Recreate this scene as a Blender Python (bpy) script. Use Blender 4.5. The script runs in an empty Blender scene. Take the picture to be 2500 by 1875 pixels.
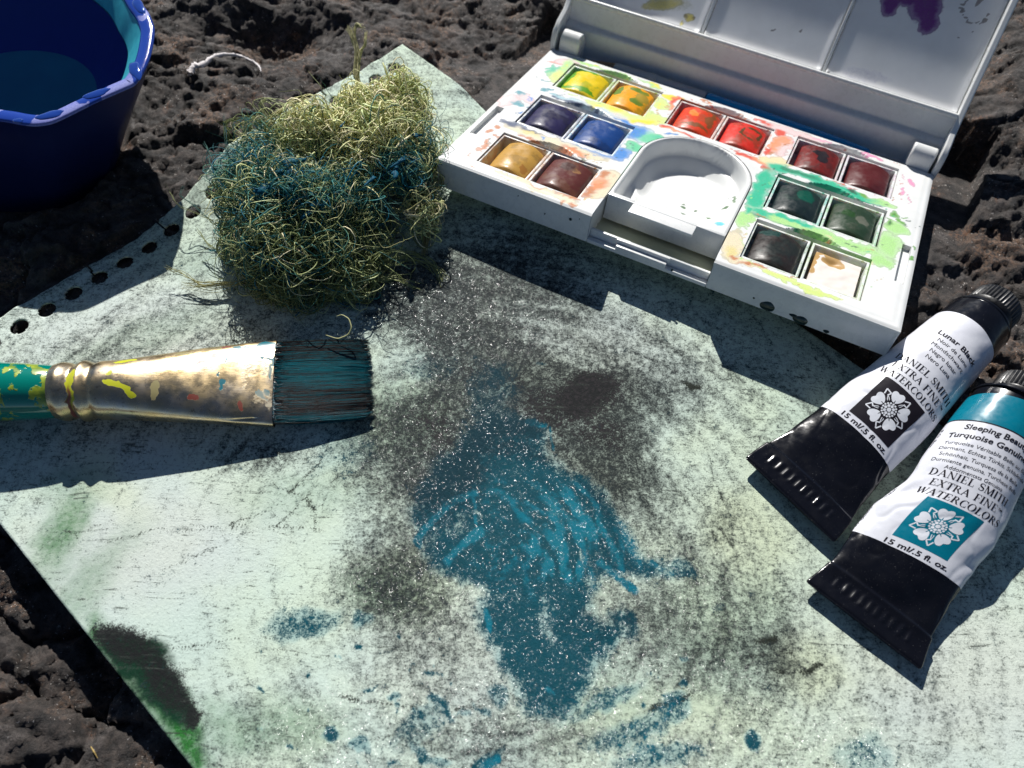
import bpy, bmesh, math, random
import numpy as np
from mathutils import Matrix, Vector

# ------------------------------------------------------------------ camera, world, sun, exposure
SC = bpy.context.scene
COL = SC.collection
CM = 0.01                                   # everything below is written in centimetres

cam_d = bpy.data.cameras.new('camera')
cam_d.sensor_width = 36.0
cam_d.lens = 28.8
cam_d.dof.use_dof = True                   # the small depth of field of a phone held close
cam_d.dof.focus_distance = 22.8*CM
cam_d.dof.aperture_fstop = 18.0
cam_d.clip_start = 0.005
cam_d.clip_end = 50.0
cam = bpy.data.objects.new('camera', cam_d)
COL.objects.link(cam)
cam.matrix_world = Matrix(((0.99956, -0.02977, 0.0, 0.0),
                           (0.02627, 0.88204, -0.47044, -10.822*CM),
                           (0.01401, 0.47023, 0.88243, 20.3*CM),
                           (0, 0, 0, 1)))
SC.camera = cam

SUN = Vector((-0.24, 1.38, 1.0)).normalized()
world = bpy.data.worlds.new('World')
SC.world = world
world.use_nodes = True
wn = world.node_tree
bg = wn.nodes['Background']
sky = wn.nodes.new('ShaderNodeTexSky')
sky.sky_type = 'NISHITA'
sky.sun_disc = False
sky.altitude = 3000.0                      # high, dry mountain air: a deep blue sky
sky.dust_density = 0.2
sky.air_density = 0.9
sky.sun_elevation = math.asin(SUN.z)
sky.sun_rotation = math.atan2(SUN.x, SUN.y) % (2*math.pi)
wn.links.new(sky.outputs[0], bg.inputs[0])
bg.inputs[1].default_value = 0.05

sun_d = bpy.data.lights.new('sun', 'SUN')
sun_d.energy = 5.0
sun_d.angle = math.radians(0.53)
sun_d.color = (1.0, 0.97, 0.92)
sun = bpy.data.objects.new('sun', sun_d)
COL.objects.link(sun)
sun.rotation_euler = SUN.to_track_quat('Z', 'Y').to_euler()
sun.location = SUN * 2

SC.view_settings.view_transform = 'Standard'
SC.view_settings.look = 'None'
SC.view_settings.gamma = 1.0
SC.view_settings.exposure = 0.30
SC.view_settings.use_curve_mapping = False

# ------------------------------------------------------------------ noise (numpy)
def _hash(ix, iy, seed):
    h = (ix.astype(np.int64)*374761393 + iy.astype(np.int64)*668265263 + seed*974634777) & 0xffffffff
    h = ((h ^ (h >> 13)) * 1274126177) & 0xffffffff
    h = ((h ^ (h >> 16)) * 2246822519) & 0xffffffff
    return ((h ^ (h >> 15)) & 0xffff) / 65535.0
def perlin(x, y, seed=0):
    ix = np.floor(x); iy = np.floor(y); fx = x-ix; fy = y-iy
    def g(i, j):
        a = _hash(ix+i, iy+j, seed)*2*np.pi
        return np.cos(a)*(fx-i)+np.sin(a)*(fy-j)
    u = fx*fx*fx*(fx*(fx*6-15)+10); v = fy*fy*fy*(fy*(fy*6-15)+10)
    return ((g(0, 0)*(1-u)+g(1, 0)*u)*(1-v)+(g(0, 1)*(1-u)+g(1, 1)*u)*v)*1.5
def fbm(x, y, octaves=4, seed=0, gain=0.5):
    s = 0; a = 1.0; t = 0
    for o in range(octaves):
        s = s+a*perlin(x*2**o, y*2**o, seed+o*17); t += a; a *= gain
    return s/t
def ridged(x, y, octaves=4, seed=0):
    s = 0; a = 1.0; t = 0
    for o in range(octaves):
        s = s+a*(1-2*np.abs(perlin(x*2**o, y*2**o, seed+o*13))); t += a; a *= 0.5
    return s/t
def worley(x, y, seed=0):
    ix = np.floor(x); iy = np.floor(y)
    f1 = np.full(x.shape, 9.0); f2 = np.full(x.shape, 9.0); cid = np.zeros(x.shape)
    for i in (-1, 0, 1):
        for j in (-1, 0, 1):
            px = ix+i+_hash(ix+i, iy+j, seed); py = iy+j+_hash(ix+i, iy+j, seed+7)
            d = np.hypot(x-px, y-py); c = _hash(ix+i, iy+j, seed+31)
            new = d < f1
            f2 = np.where(new, f1, np.minimum(f2, d)); cid = np.where(new, c, cid); f1 = np.where(new, d, f1)
    return f1, f2, cid
def facets(x, y, seed=0):
    """broken-stone relief: every cell a small tilted plane"""
    ix = np.floor(x); iy = np.floor(y); f1 = np.full(x.shape, 9.0); h = np.zeros(x.shape)
    for i in (-1, 0, 1):
        for j in (-1, 0, 1):
            a = _hash(ix+i, iy+j, seed); b = _hash(ix+i, iy+j, seed+7); c = _hash(ix+i, iy+j, seed+31); e = _hash(ix+i, iy+j, seed+47)
            dx = x-(ix+i+a); dy = y-(iy+j+b); d = np.hypot(dx, dy); new = d < f1
            h = np.where(new, (c-0.5)*0.9+(e-0.5)*1.5*dx+(a-0.5)*1.5*dy, h); f1 = np.where(new, d, f1)
    return h
def sstep(a, b, x):
    t = np.clip((x-a)/(b-a), 0, 1); return t*t*(3-2*t)

# ------------------------------------------------------------------ objects
def tag(o, label=None, cat=None, group=None, kind=None):
    if label: o['label'] = label
    if cat: o['category'] = cat
    if group: o['group'] = group
    if kind: o['kind'] = kind
    return o
def mesh_obj(name, verts, faces, m=None, parent=None, smooth=False, loc=None):
    me = bpy.data.meshes.new(name)
    v = np.asarray(verts, dtype=np.float64)*CM
    if isinstance(faces, np.ndarray):
        nf, k = faces.shape
        me.vertices.add(len(v)); me.vertices.foreach_set('co', v.astype(np.float32).ravel())
        me.loops.add(nf*k); me.loops.foreach_set('vertex_index', faces.astype(np.int32).ravel())
        me.polygons.add(nf); me.polygons.foreach_set('loop_start', np.arange(0, nf*k, k, dtype=np.int32))
        me.update(calc_edges=True); me.validate()
    else:
        me.from_pydata([tuple(a) for a in v], [], faces); me.update()
    if smooth: me.polygons.foreach_set('use_smooth', [True]*len(me.polygons))
    if m: me.materials.append(m)
    o = bpy.data.objects.new(name, me); COL.objects.link(o)
    if parent: o.parent = parent
    if loc is not None: o.location = Vector(loc)*CM
    return o
def empty(name, mat=None, loc=None, parent=None):
    o = bpy.data.objects.new(name, None); COL.objects.link(o); o.empty_display_size = 0.01
    if mat is not None: o.matrix_world = mat
    if loc is not None: o.location = Vector(loc)*CM
    if parent: o.parent = parent
    return o
class MB:
    """collects boxes, lathes and strips into one mesh"""
    def __init__(s): s.v = []; s.f = []
    def add(s, v, f):
        n = len(s.v); s.v += [tuple(p) for p in v]; s.f += [tuple(i+n for i in q) for q in f]
    def box(s, x0, x1, y0, y1, z0, z1, bevel=0.0, M=None, seg=2):
        bm = bmesh.new(); bmesh.ops.create_cube(bm, size=1)
        for v in bm.verts: v.co = Vector(((x0+x1)/2+v.co.x*(x1-x0), (y0+y1)/2+v.co.y*(y1-y0), (z0+z1)/2+v.co.z*(z1-z0)))
        if bevel: bmesh.ops.bevel(bm, geom=bm.edges[:]+bm.verts[:], offset=bevel, segments=seg, affect='EDGES', profile=0.5, clamp_overlap=True)
        if M is not None: bm.transform(M)
        bm.verts.index_update()
        s.add([v.co[:] for v in bm.verts], [[v.index for v in f.verts] for f in bm.faces]); bm.free()
    def lathe(s, prof, origin, axis, n=32, ridge=0, amp=0.0, flag=None, cap0=True, cap1=True):
        a = Vector(axis).normalized(); u = a.cross(Vector((0, 0, 1)))
        if u.length < 1e-3: u = Vector((1, 0, 0))
        u.normalize(); w = a.cross(u); o = Vector(origin)
        V = []; F = []
        for k, (t, r) in enumerate(prof):
            for i in range(n):
                th = 2*math.pi*i/n
                rr = r*(1+amp*math.cos(ridge*th)) if (flag and flag[k]) else r
                V.append(o+a*t+(u*math.cos(th)+w*math.sin(th))*rr)
        for k in range(len(prof)-1):
            for i in range(n):
                j = (i+1) % n
                F.append((k*n+i, k*n+j, (k+1)*n+j, (k+1)*n+i))
        if cap0: F.append(tuple(reversed(range(n))))
        if cap1: F.append(tuple(range((len(prof)-1)*n, len(prof)*n)))
        s.add(V, F)
    def extrude_x(s, prof, x0, x1):
        n = len(prof)
        V = [(x0, y, z) for y, z in prof]+[(x1, y, z) for y, z in prof]
        F = [(i, (i+1) % n, n+(i+1) % n, n+i) for i in range(n)]
        F.append(tuple(reversed(range(n)))); F.append(tuple(range(n, 2*n)))
        s.add(V, F)
    def build(s, name, m, parent=None, smooth=False, bevel=0.0, loc=None):
        o = mesh_obj(name, s.v, s.f, m, parent, smooth, loc)
        if bevel:
            b = o.modifiers.new('bevel', 'BEVEL'); b.width = bevel*CM; b.segments = 2; b.limit_method = 'ANGLE'; b.angle_limit = math.radians(35)
        if smooth or bevel:
            try: o.data.set_sharp_from_angle(angle=math.radians(38)); o.data.polygons.foreach_set('use_smooth', [True]*len(o.data.polygons))
            except Exception: pass
        return o
def point_color(o, name, arr):
    a = o.data.color_attributes.new(name, 'FLOAT_COLOR', 'POINT')
    a.data.foreach_set('color', np.clip(arr, 0, 1).astype(np.float32).ravel())
def grid_faces(nx, ny, wrap=False):
    i = np.arange(nx if wrap else nx-1); j = np.arange(ny-1)
    I, J = np.meshgrid(i, j, indexing='ij'); I2 = (I+1) % nx
    return np.stack([I*ny+J, I2*ny+J, I2*ny+J+1, I*ny+J+1], -1).reshape(-1, 4)

# ------------------------------------------------------------------ materials
class NT:
    def __init__(s, name):
        s.m = bpy.data.materials.new(name); s.m.use_nodes = True
        s.t = s.m.node_tree; s.b = s.t.nodes['Principled BSDF']; s.out = s.t.nodes['Material Output']
        tc = s.t.nodes.new('ShaderNodeTexCoord')
        mp = s.t.nodes.new('ShaderNodeVectorMath'); mp.operation = 'SCALE'; mp.inputs[3].default_value = 100
        s.t.links.new(tc.outputs['Object'], mp.inputs[0]); s.cm = mp.outputs[0]
    def link(s, a, b): s.t.links.new(a, b)
    def _in(s, sock, v):
        if v is None: return
        if isinstance(v, (int, float)): sock.default_value = v
        elif isinstance(v, (tuple, list)):
            sock.default_value = tuple(v)+((1,) if len(v) == 3 and sock.type == 'RGBA' else ())
        else: s.link(v, sock)
    def stretch(s, v):
        n = s.t.nodes.new('ShaderNodeVectorMath'); n.operation = 'MULTIPLY'
        s.link(s.cm, n.inputs[0]); n.inputs[1].default_value = v; return n.outputs[0]
    def noise(s, scale, detail=3, rough=0.5, vec=None, dist=0.0, color=False):
        n = s.t.nodes.new('ShaderNodeTexNoise'); n.inputs['Scale'].default_value = scale
        n.inputs['Detail'].default_value = detail; n.inputs['Roughness'].default_value = rough; n.inputs['Distortion'].default_value = dist
        s.link(vec or s.cm, n.inputs['Vector']); return n.outputs['Color' if color else 'Fac']
    def voro(s, scale, feature='F1', vec=None, out='Distance'):
        n = s.t.nodes.new('ShaderNodeTexVoronoi'); n.feature = feature; n.inputs['Scale'].default_value = scale
        s.link(vec or s.cm, n.inputs['Vector']); return n.outputs[out]
    def math(s, op, a, b=None, c=None, clamp=False):
        n = s.t.nodes.new('ShaderNodeMath'); n.operation = op; n.use_clamp = clamp
        s._in(n.inputs[0], a); s._in(n.inputs[1], b)
        if c is not None: s._in(n.inputs[2], c)
        return n.outputs[0]
    def rng(s, x, a, b, c=0.0, d=1.0, smooth=True):
        n = s.t.nodes.new('ShaderNodeMapRange'); n.interpolation_type = 'SMOOTHSTEP' if smooth else 'LINEAR'
        for k, v in zip(('Value', 'From Min', 'From Max', 'To Min', 'To Max'), (x, a, b, c, d)): s._in(n.inputs[k], v)
        return n.outputs[0]
    def mix(s, f, a, b, mode='MIX'):
        n = s.t.nodes.new('ShaderNodeMix'); n.data_type = 'RGBA'; n.blend_type = mode
        s._in(n.inputs[0], f); s._in(n.inputs[6], a); s._in(n.inputs[7], b); return n.outputs[2]
    def attr(s, name):
        n = s.t.nodes.new('ShaderNodeAttribute'); n.attribute_name = name
        p = s.t.nodes.new('ShaderNodeSeparateColor'); s.link(n.outputs['Color'], p.inputs[0])
        return n.outputs['Color'], n.outputs['Alpha'], p.outputs
    def bump(s, h, strength=0.5, dist=0.02, normal=None):
        n = s.t.nodes.new('ShaderNodeBump'); n.inputs['Strength'].default_value = 1.0 if not isinstance(strength, (int, float)) else strength
        if not isinstance(strength, (int, float)): s.link(strength, n.inputs['Strength'])
        n.inputs['Distance'].default_value = dist*CM; s.link(h, n.inputs['Height'])
        if normal is not None: s.link(normal, n.inputs['Normal'])
        return n.outputs[0]
    def set(s, **k):
        for a, v in k.items(): s._in(s.b.inputs[a.replace('_', ' ')], v)
        return s.m
def simple(name, color, rough=0.5, var=0.12, scale=6, bumps=0.1, bscale=25, **k):
    n = NT(name); nz = n.noise(scale, 4, 0.6)
    c = n.mix(nz, tuple(x*(1-var) for x in color), tuple(min(1, x*(1+var)) for x in color))
    return n.set(Base_Color=c, Roughness=n.rng(n.noise(scale*1.7, 3), 0.3, 0.7, rough*0.85, rough*1.15), Normal=n.bump(n.noise(bscale, 3), bumps, 0.01), **k)
def stained(name, base, rough=0.35, edge=0.5, nscale=7, bumps=0.05, sss=0.0, extra=None, metal=0.0, **k):
    """plastic or metal under paint stains carried by the mesh attribute 'stain' (rgb paint, alpha cover)"""
    n = NT(name); col, al, _ = n.attr('stain')
    nz = n.noise(nscale, 5, 0.65); nz2 = n.noise(nscale*3.1, 3, 0.6)
    a = n.math('ADD', al, n.math('MULTIPLY', n.math('SUBTRACT', nz, 0.5), edge))
    a = n.math('ADD', a, n.math('MULTIPLY', n.math('SUBTRACT', nz2, 0.5), edge*0.5))
    rim = n.math('MULTIPLY', n.rng(a, 0.26, 0.40), n.math('SUBTRACT', 1.0, n.rng(a, 0.42, 0.66)))
    cover = n.math('MULTIPLY', n.rng(a, 0.20, 0.50), n.math('ADD', n.rng(n.math('ADD', a, n.math('MULTIPLY', nz2, 0.3)), 0.30, 1.15, 0.30, 0.98, smooth=False), n.math('MULTIPLY', rim, 0.22), clamp=True))
    cover = n.math('MULTIPLY', cover, n.rng(al, 0.0, 0.06))
    pool = n.rng(nz2, 0.25, 0.75, 0.82, 1.25)
    pool = n.math('MULTIPLY', pool, n.math('SUBTRACT', 1.0, n.math('MULTIPLY', rim, 0.3)))
    pc = n.t.nodes.new('ShaderNodeVectorMath'); pc.operation = 'SCALE'; n.link(col, pc.inputs[0]); n.link(pool, pc.inputs[3])
    b0 = n.mix(n.rng(n.noise(1.3, 4), 0.35, 0.7), base, tuple(x*0.93 for x in base))
    if extra: b0 = extra(n, b0)
    c = n.mix(cover, b0, pc.outputs[0])
    n.set(Base_Color=c, Roughness=n.rng(cover, 0, 1, rough, min(0.6, rough+0.1)), Normal=n.bump(n.noise(30, 3), bumps, 0.01), **k)
    if metal: n.set(Metallic=n.rng(cover, 0, 1, metal, 0.0))
    if sss: n.set(Subsurface_Weight=sss, Subsurface_Radius=(0.9, 0.8, 0.7)); n.b.inputs['Subsurface Scale'].default_value = 0.0012
    return n.m

# ------------------------------------------------------------------ the sheet of paper (also bounds the rock)
PK = np.array([-4.29, 13.66]); EU = np.array([0.742, -0.670]); EV = np.array([-0.670, -0.742])
PLEN, PWID = 30.0, 19.27
def uv_of(x, y): return (x-PK[0])*EU[0]+(y-PK[1])*EU[1], (x-PK[0])*EV[0]+(y-PK[1])*EV[1]
PS = 1.0827
PALM = Matrix(((0.90765*PS, 0.40982*PS, 0.09069*PS, -2.447*CM), (-0.41929*PS, 0.87524*PS, 0.24116*PS, 6.891*CM), (0.01946*PS, -0.25691*PS, 0.96624*PS, 1.634*CM), (0, 0, 0, 1)))
_RL = np.array(PALM.to_3x3().inverted()); _TL = np.array(PALM.translation)/CM
def box_local(X, Y, lz):
    """height z over (X, Y) where the paint box's own plane local z = lz lies, and the local x, y there"""
    z = (lz-_RL[2, 0]*(X-_TL[0])-_RL[2, 1]*(Y-_TL[1]))/_RL[2, 2]+_TL[2]
    lx = _RL[0, 0]*(X-_TL[0])+_RL[0, 1]*(Y-_TL[1])+_RL[0, 2]*(z-_TL[2]); ly = _RL[1, 0]*(X-_TL[0])+_RL[1, 1]*(Y-_TL[1])+_RL[1, 2]*(z-_TL[2])
    return z, lx, ly
def paper_z(u, v):
    e = np.exp(-np.clip(u, 0, 99)/2.6)
    f = np.interp(v, [0, 2, 5, 7.5, 9.5, 11.5, 14, 17, 19.3], [0.0, 0.05, 0.40, 0.55, -0.30, -0.65, -0.35, -0.1, 0.0])
    z = e*f+0.05*fbm(u/5+3, v/5, 2, 5)+0.03*sstep(16.5, 19.3, v)*np.sin(u*0.6)
    X = PK[0]+u*EU[0]+v*EV[0]; Y = PK[1]+u*EU[1]+v*EV[1]
    zb, lx, ly = box_local(X, Y, -1.02)
    out = np.hypot(np.maximum(0, np.maximum(-lx, lx-13.0)), np.maximum(0, -ly))
    lim = zb+0.42*out**1.1
    k = 0.12; hmix = np.clip(0.5+0.5*(lim-z)/k, 0, 1)            # smooth minimum: the box presses the sheet down
    z = np.minimum(lim*(1-hmix)+z*hmix-k*hmix*(1-hmix), lim)
    return z


# ------------------------------------------------------------------ rock
def axis_pts(a0, a1, step, far):
    mid = np.arange(a0, a1+step/2, step); g = []; d = step; x = a1
    while x < far: d *= 1.25; x += d; g.append(x)
    h = []; d = step; x = a0
    while x > -far: d *= 1.25; x -= d; h.append(x)
    return np.concatenate([h[::-1], mid, g])
def build_rock():
    xs = axis_pts(-25, 26, 0.082, 160); ys = axis_pts(-14, 31, 0.082, 160)
    X, Y = np.meshgrid(xs, ys, indexing='ij')
    u, v = uv_of(X, Y)
    base = -0.55-0.15*sstep(14, 19, v)-0.9*sstep(0.5, -3.5, v)*sstep(19, 14, u)+0.5*sstep(-6, -16, v)
    wx = X+0.5*fbm(X/1.6, Y/1.6, 3, 3); wy = Y+0.5*fbm(X/1.6+9, Y/1.6, 3, 4)
    f1, f2, cid = worley(wx/3.4, wy/2.4, 11)
    g1, g2, gid = worley(wx/1.15, wy/0.9, 23)
    near = 0.2+0.8*sstep(11, 18, v)
    h = base+0.6*fbm(X/7, Y/7, 3, 40)
    h = h+(0.25+0.5*near)*(cid-0.5)-(0.14+0.36*near*near)*np.exp(-(f2-f1)/0.055)*sstep(-0.25, 0.25, fbm(X/3, Y/3, 2, 8)+0.1)
    h = h+(0.12+0.14*near)*(gid-0.5)-0.13*np.exp(-(g2-g1)/0.10)*sstep(-0.2, 0.3, fbm(X/2.2, Y/2.2, 2, 18))
    h = h+0.10*fbm(X/0.75, Y/0.55, 4, 77, 0.72)+0.12*facets(wx/1.5, wy/1.1, 61)+0.11*facets(wx/0.6, wy/0.45, 63)
    h = h+0.07*facets(wx/0.28, wy/0.24, 65)+0.03*perlin(X/.17, Y/.15, 5)
    pits = sstep(0.16, 0.42, fbm(X/0.8+4, Y/0.6, 3, 101)); h = h-0.14*pits
    # dark gully behind the bowl and at the top edge
    for (gx, gy, rx, ry, dp) in ((-9.6, 15.2, 2.6, 1.5, 1.4), (-7.0, 18.5, 3.0, 1.2, 0.9), (2.5, 17.2, 1.8, 0.8, 0.7), (15.8, 9.6, 1.8, 0.8, 0.8), (-2.5, 21.5, 2.6, 0.9, 0.9)):
        h = h-dp*np.exp(-((X-gx)/rx)**2-((Y-gy)/ry)**2)
    # the rock that carries the paint box
    zb, lx, ly = box_local(X, Y, -1.03)
    under = sstep(-1.5, 0.5, lx)*sstep(14.5, 12.5, lx)*sstep(0.2, 1.6, ly)*sstep(11.5, 9.0, ly)*sstep(0.6, -0.4, v+0.3)
    h = np.where(under > 0, np.minimum(h*(1-under)+under*(zb-0.12+0.12*fbm(X/0.9, Y/0.9, 3, 7)), zb), h)
    inbox = (lx > -0.5) & (lx < 13.5) & (ly > -0.3) & (ly < 11)
    h = np.where(inbox, np.minimum(h, zb-0.02), h)
    # level spots: below the sheet, the bowl and the tubes
    pz = paper_z(np.clip(u, 0, PLEN), np.clip(v, 0, PWID))-0.10
    m = 0.5
    inside = sstep(-m, 0, u)*sstep(-m, 0, v)*sstep(PWID+m, PWID, v)
    lim = np.where(inside > 0, pz, 99)
    h = np.where(inside > 0, np.minimum(h, pz-0.04-0.1*(1-inside)), h)
    rb = np.hypot(X+17.2, Y-9.4); h = np.where(rb < 4.2, h*(1-sstep(4.2, 3.2, rb))+np.minimum(h-.3, -1.35)*sstep(4.2, 3.2, rb), h)
    tz = sstep(1.9, 1.1, np.abs((X-7)*(-0.745)+(Y+3.5)*0.667-(-0.1))-0.0)
    for (ax, ay, bx, by, w) in ((7.2, -3.3, 14.2, 3.1, 1.5), (8.6, -6.4, 14.6, 1.2, 1.6)):
        dx, dy = bx-ax, by-ay; L = math.hypot(dx, dy); s = ((X-ax)*dx+(Y-ay)*dy)/L; d = np.abs((X-ax)*dy-(Y-ay)*dx)/L
        k = sstep(w+0.6, w, d)*sstep(-1, 0, s)*sstep(L+1.2, L+0.4, s)
        h = np.where(k > 0, np.minimum(h, h*(1-k)+k*(-0.12)), h)
    # the tan lump beside the tube caps
    d = np.hypot((X-12.612)*0.9, (Y-2.949)*1.1); h = h+0.55*sstep(1.7, 0.4, d)*(1-0*d)
    o = mesh_obj('rock', np.stack([X, Y, h], -1).reshape(-1, 3), grid_faces(len(xs), len(ys)), None, smooth=True)
    n = NT('basalt')
    big = n.noise(0.45, 5, 0.6); mid = n.noise(2.2, 6, 0.68); fine = n.noise(9, 6, 0.75); gr = n.noise(34, 3, 0.7)
    c = n.mix(n.rng(mid, 0.34, 0.66), (0.012, 0.011, 0.011), (0.074, 0.060, 0.053))
    c = n.mix(n.math('MULTIPLY', n.rng(big, 0.50, 0.66), n.rng(fine, 0.4, 0.62)), c, (0.20, 0.115, 0.070))
    c = n.mix(n.math('MULTIPLY', n.rng(n.noise(0.8, 5, 0.6, vec=n.stretch((1.3, 1, 1))), 0.55, 0.70), n.rng(fine, 0.45, 0.6)), c, (0.16, 0.078, 0.045))
    c = n.mix(n.math('MULTIPLY', n.rng(n.noise(1.1, 4, 0.55), 0.52, 0.7), n.rng(gr, 0.44, 0.62)), c, (0.14, 0.128, 0.125))
    c = n.mix(n.rng(fine, 0.50, 0.33), c, (0.010, 0.009, 0.009))
    c = n.mix(n.math('MULTIPLY', n.rng(n.noise(14, 2, 0.5), 0.66, 0.72), n.rng(n.noise(0.9, 2), 0.45, 0.6)), c, (0.5, 0.47, 0.44))
    c = n.mix(n.math('MULTIPLY', n.rng(n.noise(7, 2, 0.5), 0.72, 0.75), 0.6), c, (0.42, 0.40, 0.40))
    hb = n.math('ADD', n.math('MULTIPLY', mid, 0.6), n.math('ADD', n.math('MULTIPLY', fine, 0.5), n.math('MULTIPLY', gr, 0.28)))
    wet = n.rng(n.noise(0.6, 3), 0.5, 0.62)
    o.data.materials.append(n.set(Base_Color=c, Roughness=n.math('SUBTRACT', n.rng(gr, 0.3, 0.7, 0.55, 0.95), n.math('MULTIPLY', wet, 0.2)), Normal=n.bump(hb, 1.0, 0.13)))
    tag(o, 'rough dark basalt rock with rusty patches and cracks under everything', None, None, 'structure')
    return o
ROCK = build_rock()

# ------------------------------------------------------------------ paper
def build_paper():
    du = 0.058
    us = np.arange(0, PLEN+du, du); vs = np.linspace(0, PWID, int(PWID/du)+1)
    U, V = np.meshgrid(us, vs, indexing='ij')
    # the torn hole edge and slightly ragged other edges
    U = U+np.where(U < 0.01, 0.035*fbm(V*3, U*0, 3, 2)+0.02*np.abs(perlin(V*14, U*0, 4)), 0)
    V = V+np.where(V < 0.01, 0.03*np.abs(fbm(U*4, V*0, 3, 9))+0.02*np.abs(perlin(U*16, V*0, 14)), 0)
    V = V+np.where(V > PWID-0.01, -0.02*np.abs(fbm(U*4, V*0, 3, 19)), 0)
    hv = 1.05+0.868*np.arange(0, 21); hu = 0.72; R = 0.262
    F = grid_faces(len(us), len(vs))
    for k, c in enumerate(hv):
        d = np.hypot(U-hu, V-c); ring = (d > R-0.6*du) & (d < R+0.6*du)
        f = R/np.where(ring, d, 1)
        U = np.where(ring, hu+(U-hu)*f, U); V = np.where(ring, c+(V-c)*f, V)
    uu = U.reshape(-1); vv = V.reshape(-1)
    cu = uu[F].mean(1); cv = vv[F].mean(1)
    keep = np.ones(len(F), bool)
    rs = np.random.RandomState(4)
    for k, c in enumerate(hv):
        keep &= ~(np.hypot(cu-hu, cv-c) < R-0.01)
        if k in (3, 11, 14):
            w = 0.022+0.02*rs.rand() if k > 5 else 0.018
            off = rs.uniform(-0.12, 0.16)
            keep &= ~((cu < hu) & (np.abs(cv-c-off+0.1*(hu-cu)) < w))
    F = F[keep]
    x = PK[0]+uu*EU[0]+vv*EV[0]; y = PK[1]+uu*EU[1]+vv*EV[1]
    z = paper_z(uu, vv)
    # lift a little at the torn slits
    z = z+0.05*np.exp(-uu/0.5)*perlin(vv*1.7, uu*0, 6)
    # ---- painting, in the plane of the sheet
    wx = x+0.35*fbm(x/1.3, y/1.3, 3, 201)+0.10*fbm(x/0.3, y/0.3, 2, 207); wy = y+0.35*fbm(x/1.3+7, y/1.3, 3, 202)+0.10*fbm(x/0.3, y/0.3, 2, 208)
    sx = x+0.12*fbm(x/0.6, y/0.6, 2, 211); sy = y+0.12*fbm(x/0.6+7, y/0.6, 2, 212)
    Z = np.zeros_like(x)
    def blob(c, rx, ry, ang=0, soft=0.5, w=True):
        X, Y = (wx, wy) if w else (sx, sy)
        a = math.radians(ang); dx, dy = X-c[0], Y-c[1]
        p = (dx*math.cos(a)+dy*math.sin(a))/rx; q = (-dx*math.sin(a)+dy*math.cos(a))/ry
        return sstep(1+soft, 1-soft, np.hypot(p, q))
    def poly(pts, soft=0.3, w=True):
        X, Y = (wx, wy) if w else (sx, sy)
        inside = np.zeros(x.shape, bool); dist = np.full(x.shape, 99.0)
        n = len(pts)
        for i in range(n):
            (x0, y0), (x1, y1) = pts[i], pts[(i+1) % n]
            cr = ((y0 > Y) != (y1 > Y)) & (X < (x1-x0)*(Y-y0)/((y1-y0) if y1 != y0 else 1e-9)+x0)
            inside ^= cr
            t = np.clip(((X-x0)*(x1-x0)+(Y-y0)*(y1-y0))/((x1-x0)**2+(y1-y0)**2+1e-9), 0, 1)
            dist = np.minimum(dist, np.hypot(X-x0-t*(x1-x0), Y-y0-t*(y1-y0)))
        sd = np.where(inside, dist, -dist)
        return sstep(-soft, soft, sd)
    def stroke(pts, w, soft=0.6, dash=0.0):
        P = np.array(pts); mg = w*2+0.05
        k = np.nonzero((sx > P[:, 0].min()-mg) & (sx < P[:, 0].max()+mg) & (sy > P[:, 1].min()-mg) & (sy < P[:, 1].max()+mg))[0]
        res = np.zeros(x.shape)
        if len(k) == 0: return res
        X, Y = sx[k], sy[k]; best = np.full(X.shape, 99.0)
        for (x0, y0), (x1, y1) in zip(pts[:-1], pts[1:]):
            t = np.clip(((X-x0)*(x1-x0)+(Y-y0)*(y1-y0))/((x1-x0)**2+(y1-y0)**2+1e-9), 0, 1)
            best = np.minimum(best, np.hypot(X-x0-t*(x1-x0), Y-y0-t*(y1-y0)))
        m = sstep(w*(1+soft), w*(1-soft), best)
        if dash: m = m*(1-dash*sstep(-0.1, 0.3, fbm(x[k]/0.5, y[k]/0.5, 2, 303)))
        res[k] = m
        return res
    def curve(pts, n=8):
        P = [np.array(p) for p in pts]; P = [2*P[0]-P[1]]+P+[2*P[-1]-P[-2]]; out = []
        for i in range(1, len(P)-2):
            for k in range(n):
                t = k/n; out.append(0.5*((2*P[i])+(-P[i-1]+P[i+1])*t+(2*P[i-1]-5*P[i]+4*P[i+1]-P[i+2])*t*t+(-P[i-1]+3*P[i]-3*P[i+1]+P[i+2])*t**3))
        out.append(P[-2]); return [tuple(p) for p in out]
    W = {}
    gran = 0.40+0.20*fbm(x/3.5, y/3.5, 3, 220)+0.10*fbm(x/0.9, y/0.9, 2, 221)
    gran = gran-0.30*blob((-8.966, -5.843), 5.2, 3.2, 20, 0.6)-0.12*blob((-10.341, -2.366), 4, 1.5, 10, .7)+0.26*blob((-1.510, 2.376), 3.2, 1.7, -20, .9)+0.12*blob((2.941, 1.964), 3.5, 1.3, -25, .9)-0.12*blob((-1.458, -4.355), 0.1, 0.1)
    gran = gran-0.10*blob((10.282, -8.155), 4, 3, 0, 0.7)-0.06*blob((6.561, -2.992), 3, 2, -40, 0.7)
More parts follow.
